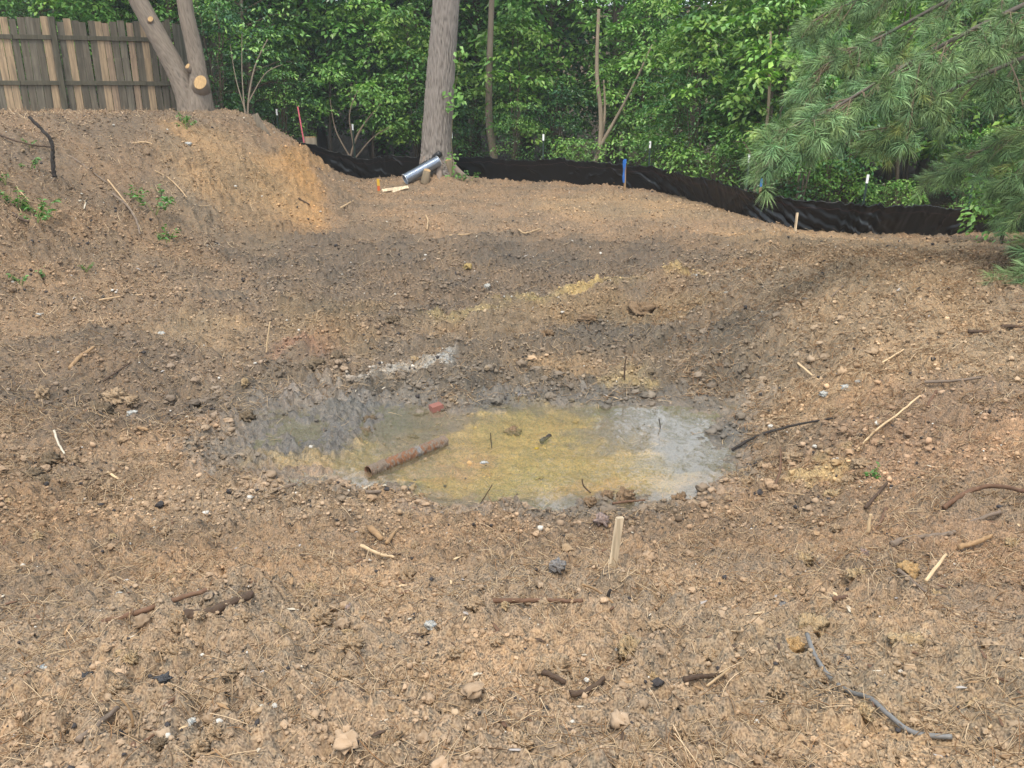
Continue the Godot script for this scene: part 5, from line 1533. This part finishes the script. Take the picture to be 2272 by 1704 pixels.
func build_objects() -> void:
	rng.seed = 5
	var pine_wood := wood_material(Color(0.86, 0.7, 0.5), 0.75, 51)
	var tan_wood := wood_material(Color(0.5, 0.33, 0.18), 0.8, 52)
	var old_wood := wood_material(Color(0.26, 0.22, 0.17), 0.9, 53)
	# short survey stake in the foreground
	stake("survey_stake", ground3(0.48, 3.61), 0.285, 0.036, 0.02, Vector3(0.06, 0.35, -0.07), pine_wood, "short pale wooden stake driven into the near soil below the puddle")
	# stake with a blue streamer
	var s := stake("survey_stake", ground3(2.51, 19.34), 0.66, 0.045, 0.022, Vector3(0, 0.2, 0.015), tan_wood, "wooden stake with a blue painted side in front of the silt fence")
	part("blue_ribbon", ribbon(0.07, 0.5, 0.02), mat(Color(0.02, 0.14, 0.48), 0.55), s, Transform3D(Basis(), Vector3(-0.03, 0.22, 0.022)))
	part("blue_top", board(0.048, 0.1, 0.026, 0.002), mat(Color(0.03, 0.16, 0.5), 0.55), s, Transform3D(Basis(), Vector3(0, 0.63, 0)))
	# second blue-tipped stake behind the fence
	var s2 := stake("survey_stake", ground3(4.85, 17.0), 0.72, 0.04, 0.02, Vector3(0, 0.3, -0.04), tan_wood, "blue tipped stake showing over the sagging black fence")
	part("blue_top", board(0.044, 0.16, 0.024, 0.002), mat(Color(0.05, 0.22, 0.6), 0.55), s2, Transform3D(Basis(), Vector3(0, 0.63, 0)))
	stake("survey_stake", ground3(4.96, 14.97), 0.34, 0.04, 0.02, Vector3(0, 0.1, -0.02), pine_wood, "thin pale stake in front of the most wrinkled black sheeting")
	stake("wooden_stake", ground3(4.52, 16.75), 0.5, 0.045, 0.04, Vector3(0.05, 0.4, 0.07), mat(Color(0.09, 0.06, 0.04), 0.9), "dark crooked wooden stake pressed against the black sheeting")
	# yellow and orange marker stake with lumber beside it
	var y := stake("marker_stake", ground3(-2.83, 18.45), 0.34, 0.05, 0.022, Vector3(0.04, 0.3, 0.03), tan_wood, "small stake with yellow and orange paint near the big trunk")
	part("yellow_top", board(0.056, 0.14, 0.028, 0.002), mat(Color(0.6, 0.36, 0.03), 0.6), y, Transform3D(Basis(), Vector3(0, 0.27, 0)))
	part("orange_band", board(0.055, 0.1, 0.027, 0.002), mat(Color(0.55, 0.1, 0.02), 0.6), y, Transform3D(Basis(), Vector3(0, 0.165, 0)))
	for k in 2:
		var a := ground3([-2.86, -2.62][k], [19.1, 19.0][k], 0.03); var b := ground3([-2.34, -2.4][k], [19.55, 19.2][k], 0.05)
		var l := a.distance_to(b)
		single("lumber_offcut", board(0.075 if k == 0 else 0.05, l, 0.03), pine_wood, Transform3D(Basis(Quaternion(Vector3.UP, (b - a).normalized())), a), ["long pale lumber offcut lying beside the yellow topped stake", "short pale offcut lying against the longer one"][k], "lumber")
	# pink stake on a stump beyond the fence
	var st := ground3(-5.35, 23.3, -0.05)
	var stump := thing("tree_stump", st, "pale cut stump beyond the left end of the silt fence", "stump")
	part("bark", tube([Vector3(0, 0, 0), Vector3(0, 0.35, 0), Vector3(0.02, 0.66, 0)], [0.24, 0.17], 18, 0.12, Color(0.27, 0.22, 0.16), 0.4, true, 0.5), bark_copy, stump)
	var disc := CylinderMesh.new(); disc.top_radius = 0.155; disc.bottom_radius = 0.16; disc.height = 0.02
	part("sawn_face", disc, cut_wood, stump, Transform3D(Basis(), Vector3(0.02, 0.665, 0)))
	var pk := stake("survey_stake", ground3(-5.38, 23.08), 1.42, 0.035, 0.02, Vector3(0, 0.2, 0.1), mat(Color(0.75, 0.16, 0.2), 0.6), "tall pink painted stake beside the pale stump")
	part("bare_foot", board(0.037, 0.25, 0.022, 0.002), tan_wood, pk)
	# stumps at the big trunk's foot and a grey plank end on the mound
	for q in [[-2.03, 20.15, 0.085, 0.24, 0.25, "short leaning sapling stump in front of the silver pipe"], [-1.42, 20.72, 0.085, 0.36, -0.2, "cut sapling stump growing against the big trunk"]]:
		var sp := thing("sapling_stump", ground3(q[0], q[1], -0.05), q[5], "stump")
		sp.rotation.z = -float(q[4])
		part("bark", tube([Vector3.ZERO, Vector3(0, q[3] + 0.05, 0)], [q[2] * 1.25, q[2]], 14, 0.1, Color(0.24, 0.19, 0.13), 0.4, true, 0.5), bark_copy, sp)
		var cd := CylinderMesh.new(); cd.top_radius = q[2] * 0.93; cd.bottom_radius = q[2] * 0.95; cd.height = 0.012
		part("sawn_face", cd, cut_wood, sp, Transform3D(Basis(Vector3.RIGHT, 0.35), Vector3(0, q[3] + 0.06, 0.0)))
	for q in [[-4.86, 17.35, 0.34, 0.35, 0.12], [-4.72, 17.25, 0.26, 0.5, 0.09]]:
		stake("weathered_plank", ground3(q[0], q[1]), q[2], q[4], 0.03, Vector3(0, 0.3, q[3]), old_wood, "grey weathered plank end leaning at the edge of the mound" if q[2] > 0.3 else "shorter grey plank end beside the taller one on the mound")
	# corrugated silver pipe leaning on the big trunk
	var pa := ground3(-2.47, 20.1, 0.13); var pb := Vector3(-1.72, 1.13, -20.5)
	build_pipe("drain_pipe", pa, pb, 0.118, 0.034, "shiny corrugated silver drain pipe leaning against the big trunk", true)
	var bl := tube(spline([Vector3(-2.3, 0.86, -20.75), Vector3(-1.95, 1.1, -20.72), Vector3(-1.68, 1.3, -20.62)], 4), [0.09, 0.075], 14)
	single("black_roll", bl, mat(Color(0.012, 0.012, 0.013), 0.45), Transform3D(), "black plastic roll behind the silver pipe on the big trunk", "roll")
	# rusty corrugated pipe lying in the puddle
	build_pipe("rusty_pipe", Vector3(-1.04, 0.016, -5.62), Vector3(-0.53, 0.016, -6.2), 0.041, 0.021, "rusty corrugated pipe lying muddy across the puddle's edge", false)
	# broken brick
	var brick := StandardMaterial3D.new()
	brick.albedo_color = srgb(Color(0.25, 0.1, 0.075)); brick.roughness = 0.85
	brick.heightmap_enabled = true; brick.heightmap_texture = tex_relief; brick.heightmap_scale = 0.5; brick.uv1_triplanar = true; brick.uv1_scale = Vector3(4, 4, 4)
	single("broken_brick", brick_mesh(), brick, Transform3D(Basis(Vector3.UP, 0.5) * Basis(Vector3(0, 0, 1), 0.12) * Basis.from_scale(Vector3(0.85, 0.9, 0.85)), ground3(-0.66, 6.93, 0.016)), "broken red brick at the far edge of the puddle", "brick")
	# black hose
	var hp := []
	for i in HOSE.size(): hp.append(ground3(HOSE[i].x, HOSE[i].y, 0.045 if i == 0 else 0.014))
	var hose := thing("hose", Vector3.ZERO, "dark grey rubber hose curving out of the near tan soil", "hose")
	part("tube", tube(spline(hp, 8), [0.0078, 0.007], 12, 0.03, Color(0.15, 0.145, 0.14), 0.3), mat(Color.WHITE, 0.55, 0.5, true), hose)
	part("open_end", tube([hp[0], (hp[0] as Vector3) + ((hp[0] - hp[1]) as Vector3).normalized() * 0.003], [0.0085], 12), mat(Color(0.08, 0.08, 0.08), 0.9), hose)

func ribbon(w: float, h: float, fold: float) -> ArrayMesh:
	var v := PackedVector3Array(); var idx := PackedInt32Array()
	for i in 13:
		var t := i / 12.0
		for k in 5:
			var u := k / 4.0 - 0.5
			v.append(Vector3(u * w * (0.75 + 0.25 * sin(t * 9.0)), h * t, fold * sin(u * 9.0 + t * 5.0)))
	for i in 12:
		for k in 4:
			var a := i * 5 + k
			idx.append_array([a, a + 5, a + 1, a + 1, a + 5, a + 6])
	return smooth_mesh(v, idx)

func brick_mesh() -> ArrayMesh:
	# a snapped brick: a hard-edged block with one ragged broken end
	var st := SurfaceTool.new()
	st.begin(Mesh.PRIMITIVE_TRIANGLES)
	st.set_smooth_group(-1)
	var ring := [Vector2(-0.05, -0.028), Vector2(-0.046, -0.032), Vector2(0.046, -0.032), Vector2(0.05, -0.028), Vector2(0.05, 0.028), Vector2(0.044, 0.032), Vector2(-0.044, 0.032), Vector2(-0.05, 0.028)]
	var ends := []
	for k in 8: ends.append(rng.randf_range(0.018, 0.07))
	for k in 8:
		var a: Vector2 = ring[k]; var b: Vector2 = ring[(k + 1) % 8]
		var p := [Vector3(-0.06, a.y, a.x), Vector3(-0.06, b.y, b.x), Vector3(ends[(k + 1) % 8], b.y, b.x), Vector3(ends[k], a.y, a.x)]
		for q in [0, 2, 1, 0, 3, 2]: st.add_vertex(p[q])
		for q in [Vector3(-0.06, 0, 0), p[0], p[1]]: st.add_vertex(q)
		for q in [Vector3(0.035, 0.006, 0.004), p[2], p[3]]: st.add_vertex(q)
	st.generate_normals()
	return st.commit()

func build_pipe(called: String, a: Vector3, b: Vector3, r: float, pitch: float, label: String, silver: bool) -> void:
	var o := thing(called, a, label, "pipe")
	var dir := (b - a)
	var l := dir.length()
	dir = dir.normalized()
	var per := 6
	var n := int(l / pitch) * per
	var path := []; var rr := []
	for i in n + 1:
		path.append(dir * l * i / n)
		rr.append(r * (1.0 + (0.09 if not silver else 0.06) * cos(TAU * i / per)))
	var v := PackedVector3Array(); var idx := PackedInt32Array(); var c := PackedColorArray()
	tube_into(v, idx, c, path, rr, 28, 0.0, Color.WHITE, 0.0, false)
	var inner := []
	for i in rr: inner.append(i - 0.004)
	var flip := PackedInt32Array()
	var iv := PackedVector3Array(); var ic := PackedColorArray()
	tube_into(iv, flip, ic, path, inner, 28, 0.0, Color.WHITE, 0.0, false)
	if silver:
		var m := StandardMaterial3D.new()
		m.albedo_color = Color(0.62, 0.66, 0.72); m.metallic = 0.85; m.roughness = 0.3
		part("corrugated_wall", smooth_mesh(v, idx), m, o)
		part("inside", smooth_mesh(iv, flip), m, o)
		for k in 2: part("end_rim", tube_ring(path[0 if k == 0 else n], dir, r * 1.05, 0.012), mat(Color(0.55, 0.57, 0.6), 0.35), o)
		return
	for i in v.size():   # rust, caked mud and a bare grey band
		var p := v[i] + a
		var q := n_bark.get_noise_3d(p.x * 25.0, p.y * 25.0, p.z * 25.0)
		var along := v[i].dot(dir) / l
		var col := Color(0.2, 0.092, 0.046).lerp(Color(0.1, 0.062, 0.044), clampf(0.5 + q * 1.6, 0, 1))
		if absf(along - 0.62 - q * 0.03) < 0.035: col = Color(0.16, 0.16, 0.165)
		if q > 0.05 or along > 0.85 or along < 0.2: col = col.lerp(MUD, 0.8)
		c[i] = col
		v[i] += (v[i] - dir * v[i].dot(dir)) * 0.3 * q
	part("corrugated_wall", smooth_mesh(v, idx, c), mat(Color.WHITE, 0.8, 0.4, true), o)
	part("inside", smooth_mesh(iv, flip), mat(Color(0.15, 0.08, 0.045), 0.9), o)
	part("end_rim", tube_ring(Vector3.ZERO, dir, r * 1.02, 0.005), mat(Color(0.2, 0.12, 0.08), 0.7), o)

func tube_ring(at: Vector3, dir: Vector3, r: float, thick: float) -> ArrayMesh:
	var side := dir.cross(Vector3.UP).normalized(); var up := side.cross(dir)
	var p := []
	for i in 25: p.append(at + (side * cos(TAU * i / 24.0) + up * sin(TAU * i / 24.0)) * r)
	return tube(p, [thick / 2], 6, 0.0, Color.WHITE, 0.0, false)

# ------------------------------------------------------------------ sticks, clods, stones, weeds
func build_sticks() -> void:
	rng.seed = 61
	var wood := mat(Color.WHITE, 0.85, 0.35, true)
	for s in STICKS:
		var pts := []
		var r: float = s[3]
		for p in s[5]: pts.append(ground3(p.x, p.z, r * 1.1 + 0.01 + p.y))
		for i in range(1, pts.size() - 1):   # stiff wood bridges the bumps it lies on
			var t := float(i) / (pts.size() - 1)
			pts[i].y = lerpf(pts[i].y, lerpf(pts[0].y, pts[-1].y, t), 0.8)
		var path := spline(pts, 7)
		for i in range(1, path.size() - 1): path[i] = (path[i] as Vector3) + rdir() * r * 0.22
		var rr := []
		for i in path.size(): rr.append(r * lerpf(1.08, 0.72, float(i) / path.size()) * rng.randf_range(0.9, 1.1))
		if s[0] == "broken_branch":
			var o := thing(s[0], pts[0], s[1], s[2])
			for i in path.size(): path[i] = (path[i] as Vector3) - pts[0]
			part("bark", tube(path, rr, 14, 0.2, s[4], 0.5, true, 3.0), wood, o)
			for k in 5:   # splinters of the torn end
				var e := Vector3(-0.014 - 0.007 * k, 0.008 + 0.007 * (k % 3), 0.008 * (k - 2))
				part("splinter", tube([Vector3(0, 0, 0.004 * (k - 2)), e * 0.6, e], [0.009, 0.002], 6, 0.2, WOODPALE if k % 2 else WOODORANGE, 0.3, true, 4.0), wood, o)
			continue
		single(s[0], tube(path, rr, 10, 0.16, s[4], 0.45, true, 3.0), wood, Transform3D(), s[1], s[2])

func build_clods() -> void:
	rng.seed = 71
	var shapes := []
	for i in 7: shapes.append(lump(200 + i, false, 15))
	var m := {}
	var kinds := ["rounded clod of dry tan earth lying on the near soil", "brown clod of earth in the hollow left of the puddle", "round ball of brown mud at the near edge of the puddle", "wet lump of mud standing in or beside the puddle", "lump of olive brown clay on the rutted middle ground", "clod of earth on the slope right of the puddle"]
	var groups := ["clods on the near soil", "clods in the left hollow", "mud balls at the puddle edge", "mud lumps in the puddle", "clay lumps on the middle ground", "clods on the right slope"]
	for c in CLODS:
		var col: Color = c[4]
		var key := str(col)
		if not m.has(key): m[key] = clod_material(col)
		var b := Basis(Vector3.UP, rng.randf() * TAU) * Basis(Vector3.RIGHT, rng.randf_range(-0.3, 0.3))
		var rx: float = c[2] * 0.92; var ry: float = c[3] * 0.92
		b = Basis.from_scale(Vector3(rx, ry, (rx + ry) * 0.5)) * b
		single("dirt_clod" if c[5] != 2 and c[5] != 3 else "mud_clod", shapes[rng.randi() % 7], m[key], Transform3D(b, ground3(c[0], c[1], ry * 0.35)), kinds[c[5]], "clod", groups[c[5]])
	# more clods of the same near soil, each an object of its own
	for i in 105:
		var p := fan(1.5, 5.4, 1.0)
		if sample(g_wet, p.x, p.y) < 0.2: continue
		var r := 0.016 + 0.03 * pow(rng.randf(), 2.0)
		var cc := soil_at(p.x, p.y)
		var col: Color = C1 if cc.r > 0.22 else C3
		if rng.randf() < 0.2: col = C2
		var key := str(col)
		if not m.has(key): m[key] = clod_material(col)
		var b := Basis.from_scale(Vector3(r * rng.randf_range(0.85, 1.3), r * rng.randf_range(0.65, 0.95), r)) * Basis(Vector3.UP, rng.randf() * TAU)
		single("dirt_clod", shapes[rng.randi() % 7], m[key], Transform3D(b, ground3(p.x, p.y, r * 0.25)), kinds[0], "clod", groups[0])

func clod_material(c: Color) -> StandardMaterial3D:
	var m := StandardMaterial3D.new()
	m.albedo_color = srgb(Color(c.r * 1.2, c.g * 1.2, c.b * 1.2))
	m.albedo_texture = tex_grain
	m.uv1_triplanar = true; m.uv1_world_triplanar = true
	m.uv1_scale = Vector3(1.9, 1.9, 1.9)
	m.roughness = 0.95
	m.metallic_specular = 0.3
	m.heightmap_enabled = true; m.heightmap_texture = tex_relief; m.heightmap_scale = 1.0
	return m

func build_stones() -> void:
	rng.seed = 81
	var shapes := []
	for i in 5: shapes.append(lump(300 + i, true, 10))
	var m := {}
	for s in STONES:
		var col: Color = s[4]
		if not m.has(str(col)): m[str(col)] = clod_material(Color(col.r * 0.9, col.g * 0.9, col.b * 0.9))
		var rx: float = s[2]; var ry: float = s[3]
		var b := Basis.from_scale(Vector3(rx, ry, rx * 0.8)) * Basis(Vector3.UP, rng.randf() * TAU)
		var y := ground(s[0], s[1])
		var floats: bool = (s[5] as String).contains("floating")
		if floats: b = Basis.from_scale(Vector3(rx, 0.006, rx * 0.7)) * Basis(Vector3.UP, rng.randf() * TAU)
		var l: String = s[5]
		var kind := "leaf" if l.contains("leaf floating") else ("scrap" if l.contains("scrap") else ("brick_lump" if l.contains("brick") else "stone"))
		single(kind, shapes[rng.randi() % 5], m[str(col)], Transform3D(b, Vector3(s[0], (0.004 if floats else y + ry * 0.4), -s[1])), l, kind.replace("_", " "))

func build_weeds() -> void:
	rng.seed = 91
	var green := leaf_material(0.45, Color(0.5, 0.7, 0.25))
	for i in WEEDS.size():
		var w: Array = WEEDS[i]
		var h: float = w[2]
		var o := thing("weed", ground3(w[0], w[1], -0.01), "green leafy weed growing on the bare mound" if w[1] < 18.0 and w[0] < -2.0 else "green leafy weed at the foot of the big trunk", "plant", "weeds on the mound" if w[1] < 18.0 and w[0] < -2.0 else "weeds by the big trunk")
		var L := Leaves.new()
		var v := PackedVector3Array(); var idx := PackedInt32Array(); var c := PackedColorArray()
		for s in 4:
			var a := rng.randf() * TAU
			var e := Vector3(cos(a) * h * 0.7, h * rng.randf_range(0.5, 1.1), sin(a) * h * 0.7)
			tube_into(v, idx, c, spline([Vector3(0, -0.02, 0), e * 0.5 + Vector3(0, h * 0.15, 0), e], 3), [0.005, 0.002], 5, 0.0, Color(0.13, 0.17, 0.05), 0.2, false)
			for q in 9:
				var p := e * rng.randf_range(0.45, 1.05)
				var f := rng.randf_range(0.8, 1.3)
				L.leaf(p, (Vector3(cos(a + rng.randf_range(-1.6, 1.6)), rng.randf_range(-0.5, 0.4), sin(a + rng.randf_range(-1.6, 1.6)))).normalized(), (Vector3.UP + rdir() * 0.4).normalized(), h * rng.randf_range(0.22, 0.4), h * 0.11, Color(0.1 * f, 0.22 * f, 0.05 * f))
		part("stems", smooth_mesh(v, idx, c), bark_copy, o)
		part("foliage", L.mesh(), green, o)
	# vine on the big trunk
	var base := ground3(-1.45, 20.62, 0.0)
	var o2 := thing("climbing_vine", base, "bright green vine with large leaves climbing the big trunk", "vine")
	var stem := spline([Vector3(0.02, -0.05, 0.05), Vector3(0.06, 0.4, 0.06), Vector3(0.04, 0.9, 0.03), Vector3(0.1, 1.5, 0.03), Vector3(0.16, 2.0, 0.05), Vector3(0.3, 2.75, 0.04)], 5)
	part("stem", tube(stem, [0.009, 0.004], 6, 0.0, Color(0.14, 0.12, 0.06)), bark_copy, o2)
	var L2 := Leaves.new()
	for q in 70:
		var k := [0.04, 0.1, 0.16, 0.22, 0.66, 0.7, 0.74, 0.78, 0.98][q % 9] as float
		var p: Vector3 = (stem[int(k * (stem.size() - 1))] as Vector3) + rdir() * (0.16 if k < 0.5 else 0.22) * Vector3(1, 1, 0.4)
		var f := rng.randf_range(0.8, 1.3)
		L2.leaf(p, (Vector3(rng.randf_range(-1, 1), rng.randf_range(-0.9, 0.3), rng.randf_range(0, 0.6))).normalized(), (Vector3(0, 0.7, 0.7) + rdir() * 0.4).normalized(), 0.14 if k > 0.5 else 0.1, 0.045 if k > 0.5 else 0.03, Color(0.13 * f, 0.27 * f, 0.05 * f))
	part("foliage", L2.mesh(), green, o2)

# ------------------------------------------------------------------ main
func _ready() -> void:
	# camera
	var cam := Camera3D.new()
	cam.name = "camera"
	add_child(cam)
	cam.position = Vector3(0, 2.6, 0)
	cam.rotation_degrees = Vector3(-18.8, 0, 0)
	cam.fov = 48.62
	cam.near = 0.05
	cam.far = 400.0
	cam.current = true
	# overcast sky, soft high sun
	var sky_m := ProceduralSkyMaterial.new()
	sky_m.sky_top_color = Color(0.68, 0.72, 0.77)
	sky_m.sky_horizon_color = Color(0.945, 0.975, 1.0)
	sky_m.sky_curve = 0.25
	sky_m.ground_bottom_color = Color(0.25, 0.22, 0.18)
	sky_m.ground_horizon_color = Color(0.6, 0.6, 0.6)
	sky_m.sky_energy_multiplier = 1.0
	sky_m.sun_angle_max = 1.0
	var sky := Sky.new()
	sky.sky_material = sky_m
	var env := Environment.new()
	env.background_mode = Environment.BG_SKY
	env.sky = sky
	env.tonemap_mode = Environment.TONE_MAPPER_LINEAR
	env.tonemap_exposure = 3.1
	env.fog_enabled = true
	env.fog_density = 0.0011
	env.fog_light_color = Color(0.86, 0.9, 0.92)
	env.sdfgi_enabled = true
	env.ssao_enabled = true
	env.ssil_enabled = true
	var we := WorldEnvironment.new()
	we.name = "world_environment"
	we.environment = env
	add_child(we)
	var sun := DirectionalLight3D.new()
	sun.name = "sun"
	add_child(sun)
	sun.rotation_degrees = Vector3(-62, -10, 0)
	sun.light_energy = 0.42
	sun.light_color = Color(1.0, 0.965, 0.91)
	sun.light_angular_distance = 22.0
	sun.shadow_enabled = true

	noise(n_lump, 1, 0.9, 3)
	noise(n_clod, 2, 4.2, 3)
	noise(n_fine, 3, 17.0, 2)
	noise(n_warp, 4, 0.8, 3)
	noise(n_tone, 6, 0.75, 4)
	noise(n_bark, 7, 1.0, 3)
	soil_copy = mat(Color.WHITE, 0.95, 0.3, true)
	litter_copy = mat(Color.WHITE, 0.8, 0.3, true)
	bark_copy = mat(Color.WHITE, 0.88, 0.35, true)
	cut_wood = wood_material(Color(0.5, 0.33, 0.16), 0.85, 61)
	var t0 := Time.get_ticks_msec()
	build_grids()
	grain_textures()
	print("grids ", Time.get_ticks_msec() - t0)
	build_ground()
	print("ground ", Time.get_ticks_msec() - t0)
	rng.seed = 3
	build_puddle()
	print("puddle ", Time.get_ticks_msec() - t0)
	build_board_fence()
	build_silt_fence()
	build_woods()
	print("woods ", Time.get_ticks_msec() - t0)
	build_trees()
	build_pine()
	print("trees ", Time.get_ticks_msec() - t0)
	build_objects()
	build_sticks()
	build_clods()
	build_stones()
	build_weeds()
	print("objects ", Time.get_ticks_msec() - t0)
	rng.seed = 8
	scatter()
	print("all ", Time.get_ticks_msec() - t0)
